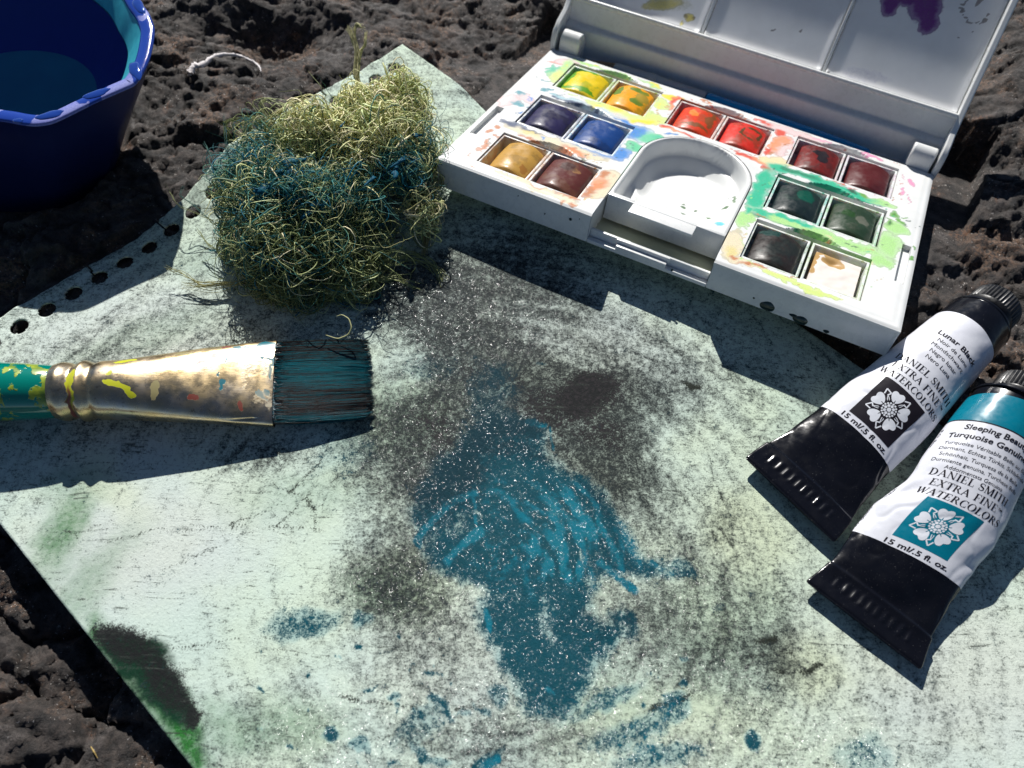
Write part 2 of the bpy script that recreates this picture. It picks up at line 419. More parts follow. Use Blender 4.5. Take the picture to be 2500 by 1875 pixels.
    for c, rx, ry, a, s in (((2.060, -0.733), 1.9, 1.35, 10, 0.66), ((-1.103, -0.964), 1.9, 1.3, 60, 0.60), ((-2.994, -3.632), 1.1, 2.3, 10, 0.34), ((-0.003, 0.098), 1.7, .9, -10, 0.56), ((2.806, -2.179), 1.2, .8, -40, 0.40), ((-1.911, -2.331), .8, 1.4, 30, .42), ((-0.593, 0.474), .8, .6, 0, .5), ((-1.938, 1.514), 1.2, .8, -40, .35),
                            ((-2.738, -1.636), 1.6, 1.2, 0, 0.28), ((-3.107, -5.668), 1.2, 1.0, 0, 0.34), ((-1.510, 2.376), 2.6, 1.4, -10, 0.30), ((-3.149, 3.193), 1.3, 0.8, -20, 0.38),
                            ((-6.836, -2.371), 1.2, 0.7, 10, 0.38), ((2.783, -2.882), 1.8, 1.0, -45, 0.34), ((3.288, -5.983), 1.5, 1.6, 10, 0.22), ((4.040, -6.845), 2.2, 0.7, -10, 0.14),
                            ((0.059, -9.314), 2.2, 0.6, 0, 0.22), ((-6.455, 0.809), 2.0, 1.6, 20, 0.16), ((-11.603, 0.364), 3.4, 1.2, 25, 0.12), ((3.830, 0.625), 2.4, 1.0, -30, 0.12),
                            ((6.013, -6.003), 1.4, 1.6, 10, 0.28), ((-1.610, -6.719), 1.3, 1.4, 20, 0.26), ((-7.209, -3.875), 2.0, 0.8, 10, 0.10), ((6.514, -7.623), 1.6, 0.8, 0, 0.22),
                            ((9.608, 2.482), 1.9, 1.2, 0, 0.06), ((7.672, 4.495), 2.5, 1.2, -25, 0.22), ((-0.119, 4.519), 3.5, 1.2, -25, 0.22), ((-10.521, -1.647), 2.6, 0.5, 8, 0.20)):
        gran = gran+s*blob(c, rx, ry, a, 0.85)
    # the sweep of the wrist: everything is dragged round the middle of the sheet
    px0, py0 = (-0.575, -5.386)
    rr = np.hypot(x-px0, (y-py0)*1.1); tht = np.arctan2(y-py0, x-px0)
    sweep = fbm(rr*2.6+0.5*fbm(x/2, y/2, 2, 260), tht*2.2, 3, 261)
    gran = gran+0.30*sweep*sstep(1.5, 4.5, rr)+0.10*fbm(rr*6.5, tht*3.5, 2, 263)*sstep(2, 5, rr)
    # fine scratched strokes
    K = [([(-11.232, -4.635),(-10.704, -4.854),(-10.030, -4.855),(-9.182, -4.582),(-8.385, -4.461),(-7.114, -4.378),(-4.744, -4.392)], .035, .62),
         ([(-10.864, -4.838),(-9.737, -4.782),(-8.538, -4.573),(-7.094, -4.486),(-5.628, -4.505)], .03, .42),
         ([(-7.124, -4.324),(-6.411, -4.017),(-5.801, -3.461),(-5.244, -2.790),(-4.905, -2.070)], .04, .66),
         ([(-8.904, -5.760),(-7.784, -5.188),(-6.751, -4.647),(-6.110, -4.434),(-5.554, -3.890),(-4.811, -2.776)], .035, .55),
         ([(-6.214, -3.224),(-5.330, -3.537),(-4.864, -4.210)], .045, .6), ([(-6.060, -3.906),(-5.460, -4.511)], .04, .5),
         ([(-8.265, -7.391),(-7.498, -7.369),(-6.511, -7.160),(-5.233, -7.037)], .035, .6), ([(-8.943, -7.173),(-8.271, -7.192)], .03, .4),
         ([(-4.408, -2.529),(-4.797, -3.689),(-4.902, -4.461)], .03, .5), ([(-3.786, -8.369),(-2.528, -8.558),(-1.574, -8.620),(-0.346, -8.523)], .04, .6),
         ([(-2.953, -8.120),(-1.967, -8.453),(-1.008, -8.577)], .035, .5), ([(-1.359, -9.009),(-0.229, -9.107),(0.707, -9.038)], .03, .5),
         ([(-0.371, -7.910),(0.315, -8.344),(0.985, -8.637)], .04, .6), ([(3.557, -8.388),(3.750, -8.356),(4.338, -8.141)], .09, .9),
         ([(6.119, -6.833),(6.473, -6.775)], .09, .95), ([(7.064, -7.515),(7.570, -7.388)], .06, .9), ([(5.485, -7.232),(6.278, -7.162),(6.885, -7.031)], .035, .6),
         ([(6.428, -7.533),(6.663, -7.600)], .07, .7), ([(8.483, -8.025),(9.012, -8.280)], .035, .6), ([(4.843, 0.131),(5.300, 0.081)], .09, .95),
         ([(5.352, -1.978),(5.444, -2.798),(5.831, -3.802)], .04, .55), ([(4.473, -2.713),(5.212, -3.599),(5.754, -4.565)], .04, .5), ([(4.106, -2.491),(4.694, -3.391),(5.450, -4.467)], .03, .5),
         ([(3.621, 1.157),(5.049, 1.343),(6.168, 0.704)], .035, .35), ([(1.501, 1.084),(2.918, 1.269),(4.530, 0.648),(5.169, -0.118)], .04, .4),
         ([(-1.328, 3.557),(-1.270, 2.385),(-0.984, 1.409)], .045, .45), ([(-2.671, 3.359),(-1.956, 1.793)], .03, .4), ([(-12.909, -3.606),(-11.236, -3.097),(-9.174, -2.682)], .03, .45),
         ([(-12.927, -3.887),(-11.037, -3.434),(-8.907, -2.907)], .025, .35), ([(-12.440, -4.094),(-10.645, -3.704),(-9.231, -3.377)], .03, .35), ([(6.619, 2.809),(7.163, 2.254),(7.440, 1.563)], .05, .5)]
    rs = np.random.RandomState(11)
    cx, cy = (-0.113, -3.765)
    for i in range(46):                                             # sweeps round the middle, as a wrist moves
        r0 = rs.uniform(4.2, 11); a0 = rs.uniform(-0.9, 1.5); da = rs.uniform(0.12, 0.38); sq = rs.uniform(0.8, 1.1)
        K.append(([(cx+r0*math.cos(a0+da*t)*1.15, cy+r0*sq*math.sin(a0+da*t)) for t in (0, .25, .5, .75, 1)], rs.uniform(.02, .035), rs.uniform(.15, .4)))
    for i in range(26):
        p = (rs.uniform(-11, 10), rs.uniform(-8, 8)); a = rs.uniform(0, 3.1); L = rs.uniform(.5, 2.2); b = rs.uniform(-.3, .3)
        K.append(([(p[0]+L*t*math.cos(a+b*t), p[1]+L*t*math.sin(a+b*t)) for t in (0, .5, 1)], rs.uniform(.018, .03), rs.uniform(.12, .35)))
    line = Z.copy()
    for pts, w, s in K:
        line = np.maximum(line, s*stroke(curve(pts), w, 0.7, 0.55))
    teal_poly = [(-0.268, -0.621),(0.481, -1.223),(0.936, -2.120),(1.592, -2.920),(2.452, -3.122),(3.007, -4.109),(3.341, -4.850),(4.150, -5.161),(3.317, -5.373),(2.347, -5.247),(2.096, -4.888),
                 (2.187, -5.509),(2.070, -6.318),(2.653, -6.885),(2.146, -7.468),(1.653, -8.126),(1.269, -8.496),(0.696, -8.334),(0.100, -7.527),(-0.321, -6.682),(-0.710, -5.800),(-1.611, -5.210),(-2.173, -4.593),(-2.391, -3.836),(-1.996, -2.686),(-1.281, -1.832),(-0.759, -1.078)]
    teal = 1.30*poly(teal_poly, 0.65)
    teal = teal-0.55*blob((-1.310, -4.188), 0.8, 0.4, 20, .6)-0.80*blob((0.969, -6.498), 0.28, 0.8, 15, .6)-0.5*blob((-0.351, -5.890), 0.7, 0.2, 10, .6)
    teal = np.maximum(teal, 0.62*blob((-0.559, -0.439), 0.7, 1.2, 0, .6)); teal = np.maximum(teal, 0.36*blob((-2.216, 0.418), 1.0, 0.5, 0, .6))
    for c, rx, ry, a, s in (((-3.884, -9.225), .22, .24, 0, .95), ((-0.117, -8.266), .30, .26, 20, .55), ((-2.523, -8.406), .22, .1, 10, .8), ((-1.610, -7.853), .18, .07, 20, .7), *[((px0+rs.uniform(-5.5, 5), py0+rs.uniform(-6.0, -1.6)), rs.uniform(.03, .16), rs.uniform(.02, .07), rs.uniform(-60, 60), rs.uniform(.45, .85)) for _ in range(70)],
                            ((-1.213, -8.636), .12, .24, 40, .75), ((-0.531, -8.635), .07, .25, 60, .6), ((-0.297, -9.747), .5, .12, 30, .8), ((-1.412, -9.609), .25, .10, 0, .6), ((-1.827, -9.021), .7, .3, 30, .44),
                            ((-1.388, -8.570), .3, .12, 160, .75), ((-3.146, -9.402), .25, .15, 30, .6), ((2.416, -8.285), 1.1, .25, 25, .47), ((2.961, -8.976), 1.2, .3, 20, .46), ((3.496, -9.476), 1.1, .3, 10, .47),
                            ((5.797, -8.985), .2, .2, 0, .8), ((-4.886, -6.718), 1.0, .35, 15, .48), ((4.254, -5.137), .5, .2, -20, .6), ((2.862, -6.589), .35, .5, 20, .62), ((3.936, -8.422), .5, .3, 20, .6),
                            ((-4.451, -2.175), .9, .8, 0, .34), ((5.152, -6.028), .3, .1, 0, .3), ((8.250, -9.347), .7, .5, 0, .4), ((-3.407, -6.626), .3, .2, 0, .6), ((0.800, 0.588), .16, .06, 0, .8), ((-1.787, -9.535), .5, .1, -30, .6)):
        teal = np.maximum(teal, s*blob(c, rx, ry, a, .5))
    tealb = 0.55*blob((2.209, -4.459), 1.5, 1.0, 10, .5)+0.35*blob((0.947, -3.509), 1.6, .7, 0, .6)+0.3*blob((0.545, -5.040), 1.2, .8, 0, .6)+0.2*blob((3.145, -9.058), 2, 1, 0, .6)
    sw2 = fbm(np.hypot(x-px0, y-py0)*3.6, tht*3.0, 3, 271)
    tealb = tealb*np.clip(0.75+2.4*sw2, 0, 1.6)+0.25*np.clip(sw2, 0, 1)*(teal > .3)
    for pts, w, s in (([(-0.880, -3.284),(-1.402, -3.526),(-1.907, -3.932),(-2.234, -4.487),(-2.248, -4.702)], .10, 1), ([(-0.725, -4.333),(-1.126, -4.668),(-1.464, -5.101)], .12, .95), ([(-0.936, -3.229),(-0.840, -4.119)], .05, .8),
                      ([(0.446, -1.163),(0.930, -1.271)], .06, 1), ([(-0.536, -6.295),(-0.367, -6.780)], .06, .9), ([(2.405, -4.984),(2.903, -5.488),(3.198, -5.734)], .10, .9), ([(1.156, -1.934),(1.043, -1.390)], .04, .8),
                      ([(0.981, -8.055),(1.125, -8.141)], .05, .9), ([(3.644, -4.999),(4.144, -5.245)], .08, .8), ([(-0.389, -9.749),(-0.072, -9.573)], .09, .9)):
        k = stroke(curve(pts), w, .5, .3); tealb = np.maximum(tealb, s*k); teal = np.maximum(teal, s*k)
    for pts in ([(2.018, -3.306),(1.902, -3.924),(1.871, -4.683),(1.935, -5.311)], [(1.394, -4.268),(1.453, -5.325)]):
        teal = teal*(1-0.38*stroke(curve(pts), .03, .6))
    char = 1.0*poly([(-9.815, -6.997),(-9.384, -6.984),(-8.649, -7.174),(-8.135, -7.576),(-7.580, -8.160),(-7.239, -8.591),(-7.208, -8.741),(-7.574, -8.751),(-8.123, -8.338),(-8.550, -7.792),(-8.954, -7.683),(-9.637, -7.336)], 0.38, False)
    char = np.maximum(char, 0.80*blob((2.124, -0.285), .95, .70, 30, .55)); char = np.maximum(char, 0.52*blob((1.096, -0.765), .7, .8, 0, .8)); char = np.maximum(char, 0.50*blob((2.494, -1.465), .8, .5, -30, .8)); char = np.maximum(char, 0.42*blob((-0.583, 0.209), 1.2, .4, -15, .8)); char = np.maximum(char, 0.40*blob((-2.072, -1.615), .5, 1.0, 30, .8)); char = np.maximum(char, .62*blob((-7.098, -8.949), .25, .3, 0, .6))
    char = char*(1-0.0)
    green = poly([(-10.109, -6.675),(-9.546, -7.047),(-8.599, -7.589),(-7.963, -8.034),(-7.341, -8.469),(-6.902, -8.987),(-6.687, -9.583),(-6.657, -9.960),(-6.859, -10.090),(-8.523, -8.502),(-9.467, -7.614),(-9.992, -7.108)], 0.35)
    dgreen = poly([(-9.810, -7.055),(-9.174, -7.036),(-8.185, -7.483),(-7.561, -8.114),(-7.097, -8.729),(-7.034, -9.251),(-7.527, -9.135),(-8.544, -8.413),(-9.387, -7.658)], 0.22)*0.95
    green = np.maximum(green, 0)
    for c, rx, ry, a, s in (((-11.308, -4.551), .5, 1.2, -10, .62), ((-11.355, -3.444), .8, .5, 0, .3), ((-2.884, -5.864), 1.0, .7, 0, .42), ((-5.470, -9.122), 1.8, .6, 0, .40), ((-3.116, -1.156), 1.5, 1.2, 0, .30),
                            ((-10.418, -6.089), .5, 1.6, -30, .34), ((5.131, -6.813), 1.4, 1.5, 0, .26), ((8.591, -0.261), 2, 2, 0, .10), ((-10.846, 1.066), 2.5, .6, 30, .25), ((-9.662, 3.860), 1.0, .7, 0, .2),
                            ((0.527, 3.326), 1.8, 1.5, 0, .12), ((2.610, -8.190), 1.4, .8, 0, .18), ((-5.359, -3.481), 1.8, .6, 10, .2), ((5.969, -6.400), .9, 1.2, 0, .22), ((-11.335, -5.710), .5, 1.2, -30, .25)):
        green = np.maximum(green, s*blob(c, rx, ry, a, .7))
    yel = 0.2*blob((6.309, -5.179), 5, 4, 0, .8)+0.35*blob((-10.429, -3.301), 1.2, .5, -40, .7)+.35*blob((7.308, -7.508), .8, .7, 0, .7)+.3*blob((6.220, -4.119), 1.2, 1.2, 0, .6)+.25*blob((-2.793, -5.760), 1.5, 1.0, 0, .6)+.25*blob((4.298, -8.677), 2, .7, 0, .6)
    mauve = .55*blob((-10.086, -1.137), 4, 1.6, 10, .7)+.5*blob((-9.392, -4.920), 3, 1.6, 10, .7)+.45*blob((-11.814, 1.170), 4, 2, 20, .7)+.4*blob((1.145, 2.184), 4, 1.5, -20, .7)+.5*blob((10.914, -7.498), 3, 2, 0, .7)+.3*blob((-1.260, -7.566), 2, 1.4, 0, .6)
    wet = 0.95*poly(teal_poly, 0.8)+.8*blob((-1.510, 2.376), 2.8, 1.6, -10, .5)+.85*blob((-3.124, 2.899), 1.5, 1.0, 0, .5)+.8*blob((-2.084, -5.739), 2.0, 1.2, 0, .5)+.75*blob((1.175, -8.939), 5.5, 1.6, 0, .5)+.6*blob((-2.192, -1.496), 2.2, 2.2, 0, .5)
    wet = wet+.45*blob((4.179, -6.256), 2, 2.2, 0, .6)+.5*blob((-3.025, -9.227), 2.5, 1.0, 0, .5)+.6*blob((7.984, -9.269), 1.5, .8, 0, .5)+.15
    wet = wet-0.5*blob((2.176, -0.539), 1.0, .9, 0, .4)
    o = mesh_obj('paper_sheet', np.stack([x, y, z], -1), F, None, smooth=True)
    me = o.data
    def put(name, a, b, c, d):
        point_color(o, name, np.stack([a, b, c, d], -1))
    put('pa', gran, teal, tealb, green); put('pb', yel, char, wet, dgreen); put('pc', line, mauve, Z, Z+1)
    n = NT('painted_paper')
    ca, gA, pa = n.attr('pa'); cb, dg, pb = n.attr('pb'); cc, _, pc = n.attr('pc')
    big = n.noise(0.35, 4, 0.55); g1 = n.noise(11, 5, 0.72); g2 = n.noise(24, 4, 0.75); g3 = n.noise(4.5, 4, 0.7)
    streak = n.noise(7, 4, 0.7, vec=n.stretch((1.0, 2.4, 1))); mot = n.noise(2.0, 5, 0.7)
    g = n.math('ADD', n.math('ADD', n.math('MULTIPLY', g1, 0.40), n.math('MULTIPLY', g2, 0.36)), n.math('ADD', n.math('MULTIPLY', g3, 0.12), n.math('MULTIPLY', streak, 0.12)))
    c = n.mix(n.rng(big, 0.35, 0.65), (0.61, 0.72, 0.585), (0.57, 0.69, 0.615))
    c = n.mix(n.math('MULTIPLY', pc[1], 0.9), c, (0.60, 0.595, 0.62))
    c = n.mix(pb[0], c, (0.62, 0.67, 0.40))
    c = n.mix(n.math('MULTIPLY', n.rng(g3, 0.3, 0.7, 0.8, 1.3), gA), c, (0.022, 0.16, 0.025))
    c = n.mix(n.rng(n.math('MULTIPLY', n.rng(g3, 0.3, 0.7, 0.85, 1.2), dg), 0, .8), c, (0.006, 0.034, 0.018))
    # pale wash of teal round the solid teal
    c = n.mix(n.math('MULTIPLY', n.rng(pa[1], 0.12, 0.55), 0.50), c, (0.12, 0.32, 0.36))
    # granulating black: a soft grey bloom and hard grains
    gr = n.math('ADD', n.math('ADD', pa[0], n.math('MULTIPLY', pc[0], 0.35)), n.math('MULTIPLY', n.math('SUBTRACT', mot, 0.5), 0.55))
    soft = n.rng(n.math('ADD', n.math('MULTIPLY', n.math('SUBTRACT', g3, 0.5), 0.9), n.math('MULTIPLY', gr, 0.5)), 0.06, 0.62, 0.0, 0.74)
    c = n.mix(soft, c, n.mix(n.rng(gr, 0.40, 0.95), (0.14, 0.168, 0.155), (0.011, 0.014, 0.016)))
    th = n.math('SUBTRACT', 0.606, n.math('MULTIPLY', gr, 0.165))
    speck = n.rng(n.math('SUBTRACT', g, th), -0.055, 0.075, smooth=False)
    c = n.mix(n.math('MULTIPLY', speck, 0.93), c, n.mix(n.rng(g3, 0.4, 0.6), (0.009, 0.011, 0.014), (0.014, 0.018, 0.020)))
    c = n.mix(n.math('MULTIPLY', n.rng(n.math('ADD', pc[0], n.math('MULTIPLY', n.math('SUBTRACT', g2, 0.5), 2.2)), 0.36, 0.66), 0.9), c, (0.018, 0.022, 0.016))
    ch = n.math('ADD', pb[1], n.math('MULTIPLY', n.math('SUBTRACT', g, 0.5), 2.8))
    c = n.mix(n.math('MULTIPLY', n.rng(ch, 0.14, 0.56), 0.99), c, n.mix(n.rng(g1, .45, .65), (0.014, 0.015, 0.016), n.mix(dg, (0.034, 0.030, 0.033), (0.010, 0.024, 0.016))))
    tt = n.math('ADD', pa[1], n.math('ADD', n.math('MULTIPLY', n.math('SUBTRACT', g, 0.5), 3.4), n.math('MULTIPLY', n.math('SUBTRACT', mot, 0.5), 1.5)))
    tb = n.math('ADD', pa[2], n.math('ADD', n.math('MULTIPLY', n.math('SUBTRACT', g1, 0.5), 1.2), n.math('MULTIPLY', n.math('SUBTRACT', mot, 0.5), 1.0)))
    tc = n.mix(n.rng(tb, 0.1, 0.8), (0.0, 0.058, 0.083), (0.0, 0.150, 0.215))
    tc = n.mix(n.math('MULTIPLY', n.rng(n.math('ADD', pa[0], n.math('MULTIPLY', n.math('SUBTRACT', g1, .5), 1.2)), 0.45, 1.0), 0.8), tc, (0.006, 0.026, 0.036))
    tc = n.mix(n.math('MULTIPLY', n.rng(g2, 0.60, 0.74), .35), tc, (0.10, 0.24, 0.27))
    c = n.mix(n.math('MULTIPLY', n.rng(tt, 0.25, 0.74), 0.98), c, tc)
    mpn = n.t.nodes.new('ShaderNodeMapping'); n.link(n.cm, mpn.inputs[0]); mpn.inputs['Rotation'].default_value = (0, 0, math.radians(50)); mpn.inputs['Scale'].default_value = (0.5, 5.5, 1.0)
    wv = n.t.nodes.new('ShaderNodeVectorMath'); wv.operation = 'ADD'; wn_ = n.t.nodes.new('ShaderNodeTexNoise'); wn_.inputs['Scale'].default_value = 0.22; n.link(n.cm, wn_.inputs['Vector'])
    ws = n.t.nodes.new('ShaderNodeVectorMath'); ws.operation = 'SCALE'; ws.inputs[3].default_value = 3.5; n.link(wn_.outputs['Color'], ws.inputs[0]); n.link(mpn.outputs[0], wv.inputs[0]); n.link(ws.outputs[0], wv.inputs[1])
    hair = n.noise(2.2, 3, 0.6, vec=wv.outputs[0])
    hm_ = n.math('MULTIPLY', n.rng(hair, 0.575, 0.68), n.rng(n.math('ADD', mot, n.math('SUBTRACT', g2, .5)), 0.42, 0.58))
    c = n.mix(n.math('MULTIPLY', hm_, n.rng(pa[1], 0.5, 0.2, 0.0, 0.78)), c, (0.05, 0.06, 0.052))
    hb = n.math('ADD', n.math('MULTIPLY', n.noise(13, 3, 0.6), 0.8), n.math('ADD', n.math('MULTIPLY', g2, 0.5), n.math('MULTIPLY', speck, 0.10)))
    wetv = n.math('MINIMUM', pb[2], 1.0)
    nrm = n.bump(hb, 0.55, 0.030)
    # wet film: every grain of the rough paper catches the sun at its own tilt
    vo = n.voro(29, 'F1', out='Color'); v1 = n.t.nodes.new('ShaderNodeVectorMath'); v1.operation = 'SUBTRACT'; v1.inputs[1].default_value = (.5, .5, .5); n.link(vo, v1.inputs[0])
    v2 = n.t.nodes.new('ShaderNodeVectorMath'); v2.operation = 'MULTIPLY'; v2.inputs[1].default_value = (1.5, 1.5, 0.0); n.link(v1.outputs[0], v2.inputs[0])
    v3 = n.t.nodes.new('ShaderNodeVectorMath'); v3.operation = 'ADD'; n.link(nrm, v3.inputs[0]); n.link(v2.outputs[0], v3.inputs[1])
    v4 = n.t.nodes.new('ShaderNodeVectorMath'); v4.operation = 'NORMALIZE'; n.link(v3.outputs[0], v4.inputs[0])
    film = n.math('MULTIPLY', n.rng(wetv, 0.15, 0.95, 0.0, 1.0), n.rng(n.noise(5, 3, .6), .36, .56))
    n.set(Base_Color=c, Roughness=0.65, Normal=nrm, Specular_IOR_Level=0.08, Coat_Weight=film, Coat_Roughness=0.14, Coat_Normal=v4.outputs[0], Coat_IOR=1.5)
    me.materials.append(n.m)
    sol = o.modifiers.new('thickness', 'SOLIDIFY'); sol.thickness = 0.045*CM; sol.offset = -1.0
    tag(o, 'large torn-out watercolour sheet, mint washed, speckled black with a blue-green patch', 'painting')
    return o
PAPER = build_paper()

# ------------------------------------------------------------------ paint box (palette), in its own frame: x along the front, y back, z up, top = 0
WHITE = (0.74, 0.75, 0.74)
WELLS = [('yellow', 1.05, 4.25, 5.62, 7.50), ('red', 4.88, 8.02, 5.66, 7.50), ('crimson', 8.77, 11.96, 5.73, 7.60), ('blue', 1.0, 4.20, 2.92, 4.88),
         ('green', 8.70, 11.95, 3.08, 5.04), ('ochre', 1.0, 4.15, 0.40, 2.20), ('brown', 8.70, 11.90, 0.48, 2.42)]
SLOTS = [(0.17, 0.42, 1.60, 3.42), (12.56, 12.80, 1.85, 3.66)]
NX0, NX1, NY, NR = 4.72, 8.17, 3.72, 1.725
NCX = (NX0+NX1)/2
mat_plastic = stained('white_plastic', WHITE, rough=0.30, edge=0.22, nscale=9, bumps=0.03, sss=0.12, Specular_IOR_Level=0.5)
nt = NT('white_plastic_clean'); nt.set(Base_Color=nt.mix(nt.rng(nt.noise(1.1, 5), 0.35, 0.7), WHITE, (0.69, 0.70, 0.69)), Roughness=nt.rng(nt.noise(5, 4), 0.3, 0.7, 0.22, 0.38), Normal=nt.bump(nt.noise(30, 3), 0.03, 0.01), Subsurface_Weight=0.12, Subsurface_Radius=(0.9, 0.8, 0.7))
nt.b.inputs['Subsurface Scale'].default_value = 0.0012
mat_clean = nt.m
nt = NT('thin_translucent_plastic'); nt.set(Base_Color=nt.mix(nt.rng(nt.noise(0.9, 3), 0.3, 0.7), (0.60, 0.61, 0.44), (0.52, 0.54, 0.38)), Roughness=0.35, Subsurface_Weight=0.3, Subsurface_Radius=(1, .9, .6)); nt.b.inputs['Subsurface Scale'].default_value = 0.002
mat_thin = nt.m
box = empty('paint_box', PALM)
tag(box, 'open white plastic watercolour paint box with hinged mixing lid, splashed with paint', 'paint box')

def stain_field(x, y, items, seed=0, wob=0.22):
    """items: (rgb, strength, shape...) -> rgba array; shapes are ellipses (cx, cy, rx, ry, deg)"""
    wx = x+wob*fbm(x/0.55, y/0.55, 3, 400+seed)+0.07*fbm(x/0.15, y/0.15, 2, 404+seed); wy = y+wob*fbm(x/0.55+5, y/0.55, 3, 401+seed)+0.07*fbm(x/0.15+5, y/0.15, 2, 405+seed)
    out = np.zeros((len(x), 4)); out[:, :3] = 0.5
    for col, st, shapes in items:
        m = np.zeros_like(x)
        for cx, cy, rx, ry, a in shapes:
            a = math.radians(a); dx, dy = wx-cx, wy-cy
            p = (dx*math.cos(a)+dy*math.sin(a))/rx; q = (-dx*math.sin(a)+dy*math.cos(a))/ry
            m = np.maximum(m, sstep(1.35, 0.55, np.hypot(p, q)))
        m = m*st; k = m/(np.maximum(m+out[:, 3]*(1-m), 1e-4))
        out[:, :3] = np.array(col)[None]*k[:, None]+out[:, :3]*(1-k[:, None]); out[:, 3] = np.maximum(out[:, 3], m)
    return out
TEALG, LGRN, LIME, YEL, OCH, RUST = (0.01, 0.42, 0.24), (0.34, 0.62, 0.20), (0.56, 0.72, 0.12), (0.78, 0.62, 0.02), (0.62, 0.42, 0.12), (0.45, 0.14, 0.03)
BLU, DBLU, RED, PNK, ORG, SAND = (0.0, 0.18, 0.55), (0.008, 0.03, 0.10), (0.62, 0.05, 0.02), (0.72, 0.22, 0.42), (0.75, 0.22, 0.06), (0.66, 0.56, 0.34)
DGR, TEALB, PINKP = (0.01, 0.06, 0.03), (0.0, 0.22, 0.28), (0.75, 0.50, 0.50)
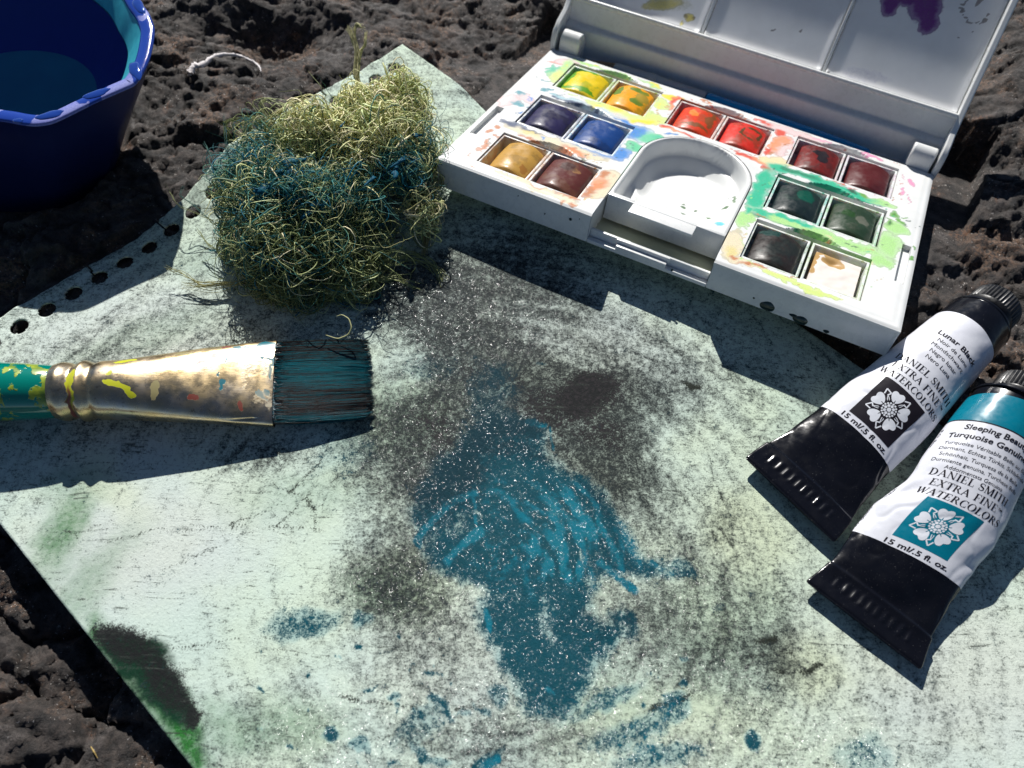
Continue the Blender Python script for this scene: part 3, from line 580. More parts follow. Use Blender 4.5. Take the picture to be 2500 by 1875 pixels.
STAINS = [
 (PINKP, .62, [(0.9, 7.3, .55, .35, 0), (0.25, 3.9, .35, .5, 0), (.7, 4.4, .3, .3, 0), (8.6, 7.7, 1.2, .25, 0), (8.5, 6.6, .3, .8, 0), (3.3, 5.2, 1.2, .15, 0)]),
 ((0.70, 0.12, 0.08), .85, [(.55, 7.05, .22, .07, 0)]),
 (TEALG, .85, [(.62, 6.55, .10, .40, 10), (.8, 6.8, .2, .08, 0)]),
 (LIME, .80, [(1.0, 6.4, .3, .6, 0), (4.4, 6.7, .3, .4, 0), (3.0, 5.45, .8, .2, 0), (4.45, 5.7, .5, .35, 30), (3.9, 5.35, .5, .2, 0), (9.7, .25, .5, .16, 0), (10.6, .22, .9, .12, 0)]),
 (LGRN, .9, [(.95, 7.1, .18, .5, 10), (1.4, 7.7, .5, .12, 0), (2.3, 7.7, .9, .08, 0), (3.8, 7.75, .5, .1, -10)]),
 (YEL, .95, [(3.9, 7.75, .35, .06, -15), (4.55, 7.35, .45, .16, 10), (1.75, 7.8, .1, .05, 0), (3.3, 5.5, .35, .12, 0), (4.3, 5.35, .5, .12, 30), (2.7, 5.3, .15, .1, 0)]),
 (TEALB, .9, [(.85, 5.2, .18, .1, 10), (.45, 4.55, .20, .13, 0), (.75, 5.75, .2, .05, 20), (1.0, 5.35, .22, .04, 20), (.6, 3.9, .22, .12, 0), (.35, 3.35, .05, .04, 0), (1.4, 5.15, .35, .05, 0)]),
 ((0.35, 0.55, 0.62), .7, [(2.4, 5.12, 1.3, .16, 0), (4.6, 4.6, .3, .5, 0)]),
 (BLU, .92, [(4.35, 4.6, .28, .45, 0), (3.9, 4.97, .5, .10, 0), (4.35, 3.2, .25, .4, 0), (3.5, 2.78, .9, .12, 0), (5.0, 4.7, .25, .06, 30), (5.3, 5.15, .22, .06, 20)]),
 (DBLU, .95, [(2.0, 5.05, .35, .10, 0), (2.75, 5.05, .22, .08, -10), (1.5, 5.0, .15, .10, 0), (.95, 2.75, .35, .16, 10), (1.6, 2.72, .5, .10, 0), (1.0, 4.1, .06, .3, 0)]),
 ((0.03, 0.50, 0.22), .85, [(4.9, 4.6, .45, .3, 20), (4.6, 3.8, .3, .3, 0)]),
 (SAND, .75, [(1.7, 2.55, .9, .16, 0), (3.0, 2.6, 1.3, .26, 0), (4.5, 1.5, .3, .9, 0), (3.0, .2, 1.3, .12, 0), (2.2, .30, .6, .1, 0), (3.9, .15, .3, .15, 0), (8.4, .9, .3, .8, 0), (8.9, .3, .5, .15, 0)]),
 ((0.62, 0.50, 0.12), .8, [(1.7, 2.62, .3, .12, 0), (8.45, .5, .16, .25, 0)]),
 (RUST, .95, [(.75, 2.35, .12, .10, 0), (.65, 2.0, .12, .15, 0), (.8, 1.3, .1, .45, 0), (1.9, 2.32, .5, .07, 0), (3.1, 2.45, .45, .10, -20), (4.3, 1.1, .14, .6, -8), (4.35, 1.9, .14, .2, 0), (3.8, .3, .4, .07, 0), (1.0, .12, .12, .06, 0), (3.8, .02, .08, .06, 0), (4.1, .05, .10, .06, 0), (2.9, .28, .3, .04, 0), (9.1, .33, .4, .07, 20), (8.6, .35, .15, .05, 0), (7.9, .62, .06, .05, 0)]),
 (ORG, .85, [(4.32, 1.4, .22, .35, 0), (4.75, 7.0, .08, .5, 0), (8.25, 6.6, .22, .55, 0), (5.2, 5.45, .4, .1, 0), (7.9, 5.3, .5, .12, 0), (6.6, 7.62, .5, .05, 0), (8.4, 7.0, .2, .3, 0), (3.05, 2.42, .5, .12, 0)]),
 (RED, .95, [(4.75, 7.3, .10, .3, 0), (5.0, 5.5, .2, .08, 0), (5.7, 5.5, .25, .06, 0), (7.6, 5.35, .35, .10, -20), (8.3, 5.1, .2, .15, 0), (8.2, 7.4, .15, .2, 0), (5.9, 7.62, .25, .05, 0), (7.6, 7.7, .35, .06, 0), (10.2, 7.75, .15, .04, 0), (8.15, 6.0, .08, .3, 0)]),
 ((0.75, 0.60, 0.25), .7, [(8.6, 5.7, .35, .3, 0), (8.25, 5.5, .3, .2, 0)]),
 (PNK, .85, [(11.2, 7.78, .35, .08, 0), (9.5, 7.75, .35, .05, 0), (12.35, 7.0, .12, .22, 0), (12.2, 6.3, .05, .3, 0), (10.9, 7.85, .3, .05, 0)]),
 (LGRN, .9, [(12.3, 4.3, .4, .35, 0), (12.2, 3.4, .4, .6, 0), (10.9, 2.75, 1.6, .28, 0), (9.2, 2.75, .9, .28, 0), (12.15, 2.5, .3, .3, 0), (11.6, 5.35, .6, .16, 0), (8.4, 2.2, .25, .5, 0)]),
 (TEALG, .98, [(8.45, 4.2, .30, 1.1, 0), (8.4, 3.3, .25, .5, 0), (8.75, 5.35, .5, .22, 0), (9.8, 5.40, 1.2, .24, 0), (10.9, 5.35, .7, .16, 0), (8.7, 2.75, .35, .25, 0), (9.5, 2.95, .9, .10, 0), (8.35, 2.6, .12, .2, 0), (11.0, 5.2, .8, .08, 0)]),
 ((0.0, 0.20, 0.10), .95, [(9.35, 5.42, .5, .14, 0), (8.9, 5.45, .2, .1, 0), (8.75, 2.5, .3, .07, 0), (9.7, 2.52, .6, .05, 0)]),
 ((0.10, 0.32, 0.03), .95, [(11.2, 5.5, .16, .08, 0), (12.15, 5.0, .16, .16, 0), (12.4, 4.75, .10, .2, 40), (12.5, 5.02, .10, .04, 0), (12.9, 3.65, .05, .14, 0), (12.88, 3.2, .06, .08, 0), (12.05, 4.5, .10, .2, 0)]),
 (DGR, .95, [(10.85, 5.45, .16, .08, -20), (12.6, 4.9, .08, .03, 0), (12.7, 4.75, .08, .03, 0), (12.55, 4.65, .06, .03, 0), (12.9, 4.85, .06, .02, 0), (12.75, 2.15, .03, .03, 0), (11.0, 5.14, .8, .04, 0), (.45, 5.75, .03, .03, 0), (2.2, .12, .06, .03, 0), (1.3, .25, .03, .02, 0), (8.55, 5.25, .04, .1, 0), (4.35, 2.95, .03, .03, 0)]),
]
_rp = np.random.RandomState(77)
for _nm, _cols in {'yellow': (LGRN, YEL, LIME), 'red': (RED, ORG, RUST), 'crimson': (PNK, RED, RUST), 'blue': (BLU, DBLU, TEALB), 'green': (TEALG, DGR, LGRN), 'ochre': (RUST, OCH, DGR), 'brown': (SAND, RUST, LGRN)}.items():
    _w = [w for w in WELLS if w[0] == _nm][0]
    for _c in _cols:                                             # spatter and thin runs round every pair of pans
        sh = []
        for _ in range(15):
            side = _rp.randint(4); d = abs(_rp.normal(0, .16))+.03; u_ = _rp.rand()
            px_, py_ = (_w[1]+u_*(_w[2]-_w[1]), _w[4]+d) if side == 0 else (_w[1]+u_*(_w[2]-_w[1]), _w[3]-d) if side == 1 else (_w[1]-d, _w[3]+u_*(_w[4]-_w[3])) if side == 2 else (_w[2]+d, _w[3]+u_*(_w[4]-_w[3]))
            if _rp.rand() < .6: sh.append((px_, py_, _rp.uniform(.012, .035), _rp.uniform(.012, .03), _rp.uniform(0, 180)))
            else: sh.append((px_, py_, _rp.uniform(.05, .22), _rp.uniform(.012, .03), (0 if side < 2 else 90)+_rp.normal(0, 14)))
        STAINS.append((_c, .92, sh))
def build_plate():
    def axis(a, b, brk, st=0.046):
        P = sorted(set([a, b]+[q for q in brk if a < q < b])); out = []
        for p, q in zip(P[:-1], P[1:]):
            n = max(1, round((q-p)/st)); out += [p+(q-p)*i/n for i in range(n)]
        return np.array(out+[b])
    bx = [NX0, NX1]+[w[1] for w in WELLS]+[w[2] for w in WELLS]+[s[0] for s in SLOTS]+[s[1] for s in SLOTS]+[0.05, 12.95]
    by = [NY]+[w[3] for w in WELLS]+[w[4] for w in WELLS]+[s[2] for s in SLOTS]+[s[3] for s in SLOTS]+[0.0, 7.9]
    def dedupe(L): 
        L = sorted(L); o = [L[0]]
        for q in L[1:]:
            if q-o[-1] > 1e-4: o.append(q)
        return o
    xs = axis(0.0, 13.0, dedupe(bx)); ys = axis(-0.07, 7.96, dedupe(by))
    X, Y = np.meshgrid(xs, ys, indexing='ij')
    F = grid_faces(len(xs), len(ys)); fx = X.reshape(-1)[F].mean(1); fy = Y.reshape(-1)[F].mean(1)
    d = np.hypot(X-NCX, Y-NY); ring = (Y > NY-1e-6) & (np.abs(d-NR) < 0.03)
    X2 = np.where(ring, NCX+(X-NCX)*NR/np.maximum(d, .1), X); Y2 = np.where(ring, NY+(Y-NY)*NR/np.maximum(d, .1), Y)
    keep = ~((fx > NX0) & (fx < NX1) & (fy < NY)) & ~((fy >= NY) & (np.hypot(fx-NCX, fy-NY) < NR-0.004))
    for _, a, b, c, e in WELLS: keep &= ~((fx > a) & (fx < b) & (fy > c) & (fy < e))
    for a, b, c, e in SLOTS: keep &= ~((fx > a) & (fx < b) & (fy > c) & (fy < e))
    F = F[keep]
    edge = np.minimum(np.minimum(X2, 13-X2), np.minimum(Y2+0.07, 9))
    Zz = -0.045*sstep(0.09, 0.0, edge)-0.012*sstep(0.26, 0.22, edge)
    # crescent finger scoops behind each pair of pans
    for nm, a, b, c, e in WELLS:
        cx = a+(b-a)*0.50; hw = 0.78; t = np.clip(np.abs(X2-cx)/hw, 0, 1); depth = 0.30*(1-t*t)
        top = e+depth; m = (Y2 >= e-1e-6) & (Y2 < top+0.03) & (t < 1)
        Zz = np.where(m, Zz-0.15*sstep(top+0.02, top-0.05, Y2), Zz)
    V = np.stack([X2, Y2, Zz], -1).reshape(-1, 3).tolist(); FL = F.tolist()
    def wallrect(a, b, c, e, dz):
        n = len(V); V.extend([(a, c, 0), (b, c, 0), (b, e, 0), (a, e, 0), (a, c, -dz), (b, c, -dz), (b, e, -dz), (a, e, -dz)])
        FL.extend([(n, n+1, n+5, n+4), (n+1, n+2, n+6, n+5), (n+2, n+3, n+7, n+6), (n+3, n, n+4, n+7), (n+4, n+5, n+6, n+7)])
    for _, a, b, c, e in WELLS: wallrect(a, b, c, e, 0.62)
    for a, b, c, e in SLOTS: wallrect(a, b, c, e, 0.16)
    # wall hanging from the half-round opening and from the plate's outer edge
    arc = [(NX0, -0.02)]+[(NCX-NR*math.cos(t), NY+NR*math.sin(t)) for t in np.linspace(0, math.pi, 40)]+[(NX1, -0.02)]
    n = len(V); V.extend([(p[0], p[1], -0.004) for p in arc]+[(p[0], p[1], -0.80) for p in arc]); k = len(arc)
    FL.extend([(n+i, n+i+1, n+k+i+1, n+k+i) for i in range(k-1)])
    for loop in ([(0.0, 7.96), (0.0, -0.07), (NX0, -0.07)], [(NX1, -0.07), (13.0, -0.07), (13.0, 7.96)], [(13.0, 7.96), (0.0, 7.96)]):
        n = len(V); k = len(loop); V.extend([(p[0], p[1], -0.057) for p in loop]+[(p[0], p[1], -0.14) for p in loop])
        FL.extend([(n+i, n+i+1, n+k+i+1, n+k+i) for i in range(k-1)])
    o = mesh_obj('pan_tray', V, FL, mat_plastic, box)
    Va = np.array(V); o.data.polygons.foreach_set('use_smooth', [True]*len(o.data.polygons)); o.data.set_sharp_from_angle(angle=math.radians(40))
    st = stain_field(Va[:, 0], Va[:, 1], STAINS, 1); deep = Va[:, 2] < -0.3
    point_color(o, 'stain', st)
build_plate()

# box body: walls, floor, low front with the catch
b = MB()
H = -0.96
b.box(0.0, NX0-0.005, -0.02, 0.10, H, -0.075, 0.035); b.box(NX1+0.005, 13.0, -0.02, 0.10, H, -0.075, 0.035)
b.box(-0.012, 0.09, -0.03, 8.05, H+.002, -0.073, 0.035); b.box(12.91, 13.012, -0.03, 8.05, H+.002, -0.073, 0.035)
b.box(NX0-0.075, NX0-0.003, 0.03, 3.5, H+.003, -0.062, 0.015); b.box(NX1+0.003, NX1+0.075, 0.03, 3.5, H+.003, -0.062, 0.015)
b.box(0.06, 12.94, 7.88, 7.95, H+.004, -0.15, 0.01); b.box(0.06, 12.94, 8.62, 8.70, H+.004, -0.25, 0.02)
b.box(-0.012, 0.09, 8.0, 8.70, H+.006, -0.30, 0.02); b.box(12.91, 13.012, 8.0, 8.70, H+.006, -0.30, 0.02)
b.build('base', mat_clean, box, smooth=True)
b = MB(); b.box(0.05, 12.95, 0.08, 8.66, H-.02, H+.05, 0.01); b.build('base_floor', mat_thin, box, smooth=True)
b = MB(); b.box(NX0+.002, NX1-.002, 0.16, 0.26, H+.004, -0.60, 0.03); b.box(NX0-.002, NX1+.002, -0.02, 0.15, H+.001, -0.84, 0.025)
b.build('front_wall', mat_clean, box, smooth=True)
b = MB(); b.box(5.55, 7.0, -0.035, 0.10, -0.86, -0.70, 0.02); b.box(5.50, 7.05, 0.10, 0.20, -0.72, -0.585, 0.02); b.build('catch', mat_clean, box, smooth=True)
for x0, x1 in ((0.24, 0.95), (12.08, 12.80)):
    b = MB(); pr = [(7.98, -0.05)]+[(8.30-0.32*math.cos(t), 0.30+0.34*math.sin(t)) for t in np.linspace(0, math.pi*.55, 10)]+[(8.72, 0.30), (8.74, -0.5), (8.0, -0.5)]
    b.extrude_x(pr, x0, x1); b.build('hinge_knuckle', mat_clean, box, bevel=0.05)
for q in ((2.9, -0.028, -.10, .42), (3.55, -.027, -.09, .28)):
    pass

# lid, leaning back
lid_prof = [(8.705, -0.30), (8.745, 0.56), (8.80, 0.62), (8.98, 0.68), (9.02, 1.34), (8.93, 1.43), (8.97, 1.52), (9.06, 1.50), (9.30, 1.27), (9.42, 1.27), (9.60, 1.44), (9.74, 1.30), (9.15, 0.35), (8.95, -0.30)]
lid_top = [(13.37, 6.27), (13.54, 6.51), (13.51, 6.71), (13.28, 6.90), (13.35, 7.00), (13.83, 6.62), (13.51, 6.17)]
b = MB(); b.extrude_x(lid_prof, 0.10, 12.90); b.extrude_x(lid_top, 0.10, 12.90); lid = b.build('lid', mat_clean, box, bevel=0.03)
side = [(7.99, -0.12), (7.93, 0.25), (8.02, 0.60), (8.28, 0.86), (8.72, 1.08), (9.02, 1.42), (13.26, 6.96), (13.48, 6.96), (13.91, 6.62), (9.80, 1.10), (9.2, 0.3), (8.95, -0.45), (8.4, -0.55)]
for x0, x1 in ((-0.07, 0.115), (12.885, 13.07)):
    b = MB(); b.extrude_x(side, x0, x1); b.build('side_rim', mat_clean, lid, bevel=0.035)
fd = Vector((0, 4.12, 5.27)).normalized(); fn = Vector((0, -fd.z, fd.y))
for xc in (4.60, 8.68):
    M = Matrix(((1, 0, 0, xc), (0, fd.y, fn.y, 9.42), (0, fd.z, fn.z, 1.24), (0, 0, 0, 1)))
    b = MB(); b.box(-0.05, 0.05, -0.35, 6.65, -0.05, 0.10, 0.02, M); b.build('divider', mat_clean, lid, smooth=True)
mat_panel = stained('thin_lid_plastic', (0.80, 0.81, 0.82), rough=0.3, edge=0.22, nscale=9, bumps=0.03, sss=1.0)
mat_panel.node_tree.nodes['Principled BSDF'].inputs['Subsurface Scale'].default_value = 0.004
mat_panel.node_tree.nodes['Principled BSDF'].inputs['Subsurface Radius'].default_value = (1.0, 0.98, 0.95)
PANEL_SIDE = -1.0
# paint left on the lid, each mixing panel a thin sheet of plastic with its stains
LID_ST = [((0.17, 0.035, 0.22), 1.0, [(9.75, 2.55, .30, .38, 10), (10.15, 2.85, .5, .25, 10), (10.75, 2.75, .5, .5, 0), (11.0, 2.35, .28, .35, 20), (9.9, 3.4, .4, .6, 20), (10.9, 3.3, .22, .5, 0)]),
          ((0.62, 0.52, 0.10), .85, [(4.02, .46, .16, .12, 30), (2.6, .66, .08, .06, 0), (3.85, .18, .08, .05, 0), (3.0, .6, .7, .2, 20)]), ((0.16, 0.12, 0.04), .9, [(4.15, .5, .05, .07, 0), (3.9, .45, .08, .06, 0)]),
          ((0.35, 0.36, 0.20), .35, [(3.2, .7, 1.0, .35, 10)]), ((0.2, 0.15, 0.13), .75, [(12.15, 3.5, .07, .4, -10)])]
rg = [(12.15+0.42*math.cos(t), 3.1+0.42*math.sin(t), .045, .035, 0) for t in np.linspace(2.2, 5.9, 16)]
LID_ST.append(((0.16, 0.13, 0.12), .8, rg)); LID_ST.append(((0.12, 0.10, 0.10), .85, [(12.0, 2.2, .04, .04, 0), (12.35, 2.45, .03, .03, 0), (10.2, 1.1, .03, .03, 0), (6.7, .85, .12, .03, 0), (8.85, .1, .05, .04, 0), (7.5, 1.0, .03, .08, 20)]))
LID_ST.append(((0.50, 0.50, 0.66), .34, [(9.9, .35, 1.1, .25, 5), (1.2, 1.0, .7, .25, 0)]))
for x0, x1 in ((0.14, 4.52), (4.68, 8.60), (8.76, 12.86)):
    xs = np.linspace(x0, x1, 90); ts = np.linspace(0.06, 6.5, 120); X, T = np.meshgrid(xs, ts, indexing='ij')
    dx = np.minimum(X-x0, x1-X); dt = np.minimum(T, 6.56-T)
    lift = 0.03+0.05*sstep(0.28, 0, dx)**2+0.10*sstep(0.35, 0, dt)**2
    V = np.stack([X, 9.42+fd.y*T+fn.y*lift, 1.24+fd.z*T+fn.z*lift], -1).reshape(-1, 3)
    o = mesh_obj('mixing_panel', V, grid_faces(90, 120), mat_panel, lid, smooth=True)
    so = o.modifiers.new('thickness', 'SOLIDIFY'); so.thickness = 0.13*CM; so.offset = PANEL_SIDE
    point_color(o, 'stain', stain_field(X.ravel(), T.ravel(), LID_ST, 3, 0.10))

# drops of dark paint on the front
nt = NT('dark_paint_drop'); mat_drop = nt.set(Base_Color=nt.mix(nt.noise(6), (0.012, 0.014, 0.014), (0.01, 0.04, 0.035)), Roughness=0.18)
for (x, z, rx, rz) in ((9.85, -.80, .20, .15), (10.75, -.84, .20, .13), (10.55, -.78, .12, .05), (11.45, -.88, .08, .05), (9.45, -.70, .03, .02), (4.15, -.42, .045, .045), (3.4, -.55, .02, .02), (2.55, -.30, .015, .015), (4.4, -.30, .012, .012), (7.2, -.80, .04, .04)):
    V = []; F = []; n = 18
    V.append((x, -0.06 if z > -.7 or x < 5 else -0.07, z))
    for i in range(n):
        t = 2*math.pi*i/n; w = 1+0.06*math.sin(3*t+x)+0.03*math.sin(5*t)
        V.append((x+rx*w*math.cos(t)*.6, -0.055, z+rz*w*math.sin(t)*.6)); 
    for i in range(n):
        t = 2*math.pi*i/n; w = 1+0.06*math.sin(3*t+x)+0.03*math.sin(5*t)
        V.append((x+rx*w*math.cos(t), -0.0215, z+rz*w*math.sin(t)))
    for i in range(n):
        j = (i+1) % n; F.append((0, 1+i, 1+j)); F.append((1+i, 1+n+i, 1+n+j, 1+j))
    mesh_obj('paint_drop', V, F, mat_drop, box, smooth=True)
MB_ = MB(); MB_.box(2.4, 3.4, -0.028, -0.018, -0.10, -0.07, 0.004); 
MB_.build('paint_run', simple('ochre_run', (0.22, 0.16, 0.03), 0.15), box, smooth=True)

# ------------------------------------------------------------------ lift-out mixing tray
tray = empty('mixing_tray', PALM)
tag(tray, 'white half-round thumb tray with green paint specks, in the middle of the paint box', 'mixing tray')
def build_tray():
    st = 0.042; x0, x1, y0 = NX0+0.035, NX1-0.035, 1.10; R = NR-0.035
    xs = np.linspace(x0, x1, int((x1-x0)/st)+1); ys = np.linspace(y0, NY+R, int((NY+R-y0)/st)+1)
    X, Y = np.meshgrid(xs, ys, indexing='ij')
    F = grid_faces(len(xs), len(ys)); fx = X.reshape(-1)[F].mean(1); fy = Y.reshape(-1)[F].mean(1)
    F = F[(fy < NY) | (np.hypot(fx-NCX, fy-NY) < R)]
    d = np.hypot(X-NCX, Y-NY); ring = (Y > NY-1e-6) & (np.abs(d-R) < st*.75)
    X = np.where(ring, NCX+(X-NCX)*R/np.maximum(d, .1), X); Y = np.where(ring, NY+(Y-NY)*R/np.maximum(d, .1), Y)
    db = np.where(Y > NY, R-np.hypot(X-NCX, Y-NY), np.minimum(X-x0, x1-X))
    wobx = X
    fr = sstep(1.22, 3.0, Y); left = sstep(5.75, 5.25, X+0.15*(Y-1.2))
    fr = np.maximum(fr, left*sstep(1.20, 1.32, Y)*0.95)
    fr = np.where((X > 7.36), np.maximum(fr, 0), fr)
    depth = 0.78*fr+0.02
    wall = sstep(0.10, 0.20, db)*0.62+sstep(0.16, 0.75, db)*0.38
    z = 0.035-(depth+0.035)*wall
    z = z-0.03*sstep(0.05, 0, db)
    V = np.stack([X, Y, z], -1).reshape(-1, 3)
    o = mesh_obj('tray_bowl', V, F, mat_plastic, tray, smooth=True)
    G = (0.035, 0.11, 0.025)
    pts = [((6.75, 2.02), .22, .10, -5), ((7.25, 2.15), .09, .05, 10), ((7.42, 2.75), .09, .08, 0), ((6.95, 2.95), .05, .06, 20), ((6.6, 2.9), .05, .09, 0), ((6.55, 3.05), .05, .03, 0), ((6.85, 1.55), .07, .06, 0), ((7.1, 1.65), .07, .03, 0), ((6.4, 1.72), .03, .03, 0), ((7.5, 2.0), .03, .03, 0), ((7.35, 1.85), .03, .025, 0), ((7.85, 3.75), .05, .22, 10), ((7.72, 3.35), .10, .08, 20), ((7.7, 3.9), .03, .05, 0), ((6.6, 1.9), .025, .025, 0), ((6.3, 1.62), .02, .02, 0), ((7.3, 2.45), .025, .02, 0), ((6.1, 2.3), .012, .012, 0), ((5.12, 1.9), .03, .03, 0), ((6.5, 3.7), .012, .012, 0), ((6.2, 4.6), .012, .012, 0)]
    items = [(G, 1.0, [(c[0], c[1], a, b_, t) for c, a, b_, t in pts]), ((0.05, 0.42, 0.50), .95, [(7.82, 1.75, .14, .28, 10)]), ((0.20, 0.30, 0.08), .9, [(7.28, 2.16, .1, .05, 0)])]
    point_color(o, 'stain', stain_field(V[:, 0], V[:, 1], items, 5, 0.06))
    b = MB()
    b.box(x0, x1, y0-.05, y0+.012, -0.78, 0.028, 0.02)
    b.box(5.50, 7.34, 0.62, y0+.10, -0.075, 0.018, 0.025)
    b.box(x0, 5.50, y0-.02, y0+.10, -0.06, 0.034, 0.02); b.box(7.34, x1, y0-.02, y0+.10, -0.06, 0.034, 0.02)
    b.box(x0, x0+.06, y0, NY, -0.75, -0.0, 0.01); b.box(x1-.06, x1, y0, NY, -0.75, -0.0, 0.01)
    b.build('front_lip', mat_clean, tray, smooth=True)
build_tray()

# ------------------------------------------------------------------ half pans of paint
PANS = [  # name of colour, cx, cy, cake colour, second colour, stain colour, label, flat
 ('yellow', 1.85, 6.56, (0.72, 0.52, 0.01), (0.10, 0.26, 0.01), (0.30, 0.62, 0.03), 'lemon yellow half pan of paint with green edges, in the back row', 0),
 ('orange', 3.45, 6.56, (0.80, 0.32, 0.01), (0.12, 0.16, 0.01), (0.62, 0.66, 0.03), 'orange and olive mottled half pan of paint next to the lemon yellow', 0),
 ('scarlet', 5.66, 6.58, (0.62, 0.045, 0.012), (0.22, 0.06, 0.02), (0.75, 0.22, 0.12), 'scarlet half pan of paint with an orange blotch, left one of the red pair', 0),
 ('red', 7.25, 6.58, (0.58, 0.025, 0.014), (0.12, 0.05, 0.02), (0.75, 0.30, 0.20), 'bright red half pan of paint with a brown ring, right one of the red pair', 0),
 ('crimson', 9.56, 6.66, (0.16, 0.012, 0.010), (0.02, 0.010, 0.012), (0.70, 0.42, 0.44), 'dark crimson half pan of paint with a black smear, in the back row', 0),
 ('plum', 11.17, 6.66, (0.085, 0.010, 0.012), (0.04, 0.006, 0.010), (0.66, 0.45, 0.55), 'deep plum half pan of paint near the right hinge', 0),
 ('indigo', 1.80, 3.90, (0.022, 0.018, 0.070), (0.008, 0.008, 0.02), (0.05, 0.10, 0.28), 'violet-black half pan of paint left of the mid blue one', 0),
 ('blue', 3.40, 3.90, (0.008, 0.050, 0.210), (0.004, 0.015, 0.06), (0.05, 0.35, 0.60), 'mid blue half pan of paint beside a green splash', 0),
 ('black_green', 9.52, 4.06, (0.008, 0.018, 0.020), (0.003, 0.030, 0.020), (0.04, 0.50, 0.36), 'blackish green half pan of paint in the turquoise stained well', 0),
 ('sap_green', 11.12, 4.06, (0.020, 0.045, 0.022), (0.055, 0.065, 0.045), (0.25, 0.60, 0.25), 'dark sap green half pan of paint right of the blackish green one', 0),
 ('ochre', 1.78, 1.30, (0.48, 0.27, 0.055), (0.20, 0.12, 0.03), (0.62, 0.30, 0.12), 'yellow ochre half pan of paint at the front left corner', 0),
 ('sienna', 3.37, 1.30, (0.105, 0.026, 0.022), (0.14, 0.06, 0.03), (0.62, 0.26, 0.08), 'red-brown half pan of paint right of the ochre one', 0),
 ('umber', 9.48, 1.45, (0.022, 0.016, 0.014), (0.008, 0.022, 0.020), (0.30, 0.42, 0.26), 'near-black umber half pan of paint in the front row', 0),
 ('white', 11.10, 1.45, (0.74, 0.68, 0.63), (0.72, 0.66, 0.61), (0.60, 0.70, 0.40), 'white half pan of paint with a brown dimple, front right', 1)]
def make_cup_mesh():
    b = MB(); w, l, t, z0, z1 = 0.775, 0.885, 0.065, -0.56, -0.055
    b.box(-w, -w+t, -l, l, z0, z1, 0.012); b.box(w-t, w, -l, l, z0, z1, 0.012); b.box(-w+t-.004, w-t+.004, -l+.001, -l+t, z0+.001, z1-.001, 0.008); b.box(-w+t-.004, w-t+.004, l-t, l-.001, z0+.001, z1-.001, 0.008)
    b.box(-w+.01, w-.01, -l+.01, l-.01, z0+.002, z0+0.05)
    return b
def cup_mat(col):
    n = NT('pan_plastic'); nz = n.noise(3.2, 5, 0.65); c = n.mix(n.rng(nz, 0.42, 0.62), (0.72, 0.73, 0.71), tuple(0.55*a+0.3 for a in col)); c = n.mix(n.rng(n.noise(5.5, 5, 0.7), 0.56, 0.66), c, tuple(a*.6 for a in col))
    return n.set(Base_Color=c, Roughness=0.32, Subsurface_Weight=0.1)
def cake_mat(a, b_, k):
    n = NT('paint_cake'); v = n.t.nodes.new('ShaderNodeVectorMath'); v.operation = 'ADD'; v.inputs[1].default_value = (k*3.7, k*1.3, k*.7); n.link(n.cm, v.inputs[0])
    nz = n.noise(1.5, 4, 0.6, vec=v.outputs[0]); nf = n.noise(9, 4, 0.6, vec=v.outputs[0])
    al, aa, _ = n.attr('stain')
    c = n.mix(n.rng(n.math('ADD', nz, n.math('MULTIPLY', nf, 0.15)), 0.60, 0.70), a, tuple(0.5*(p+q) for p, q in zip(a, b_)))
    c = n.mix(n.rng(n.math('ADD', aa, n.math('MULTIPLY', n.math('SUBTRACT', nz, .5), .8)), 0.4, 0.6), c, al)
    return n.set(Base_Color=c, Roughness=n.rng(nf, 0.3, 0.7, 0.28, 0.50), Normal=n.bump(n.math('ADD', nf, n.math('MULTIPLY', n.noise(30, 3), .3)), 0.10, 0.02), Specular_IOR_Level=0.30)
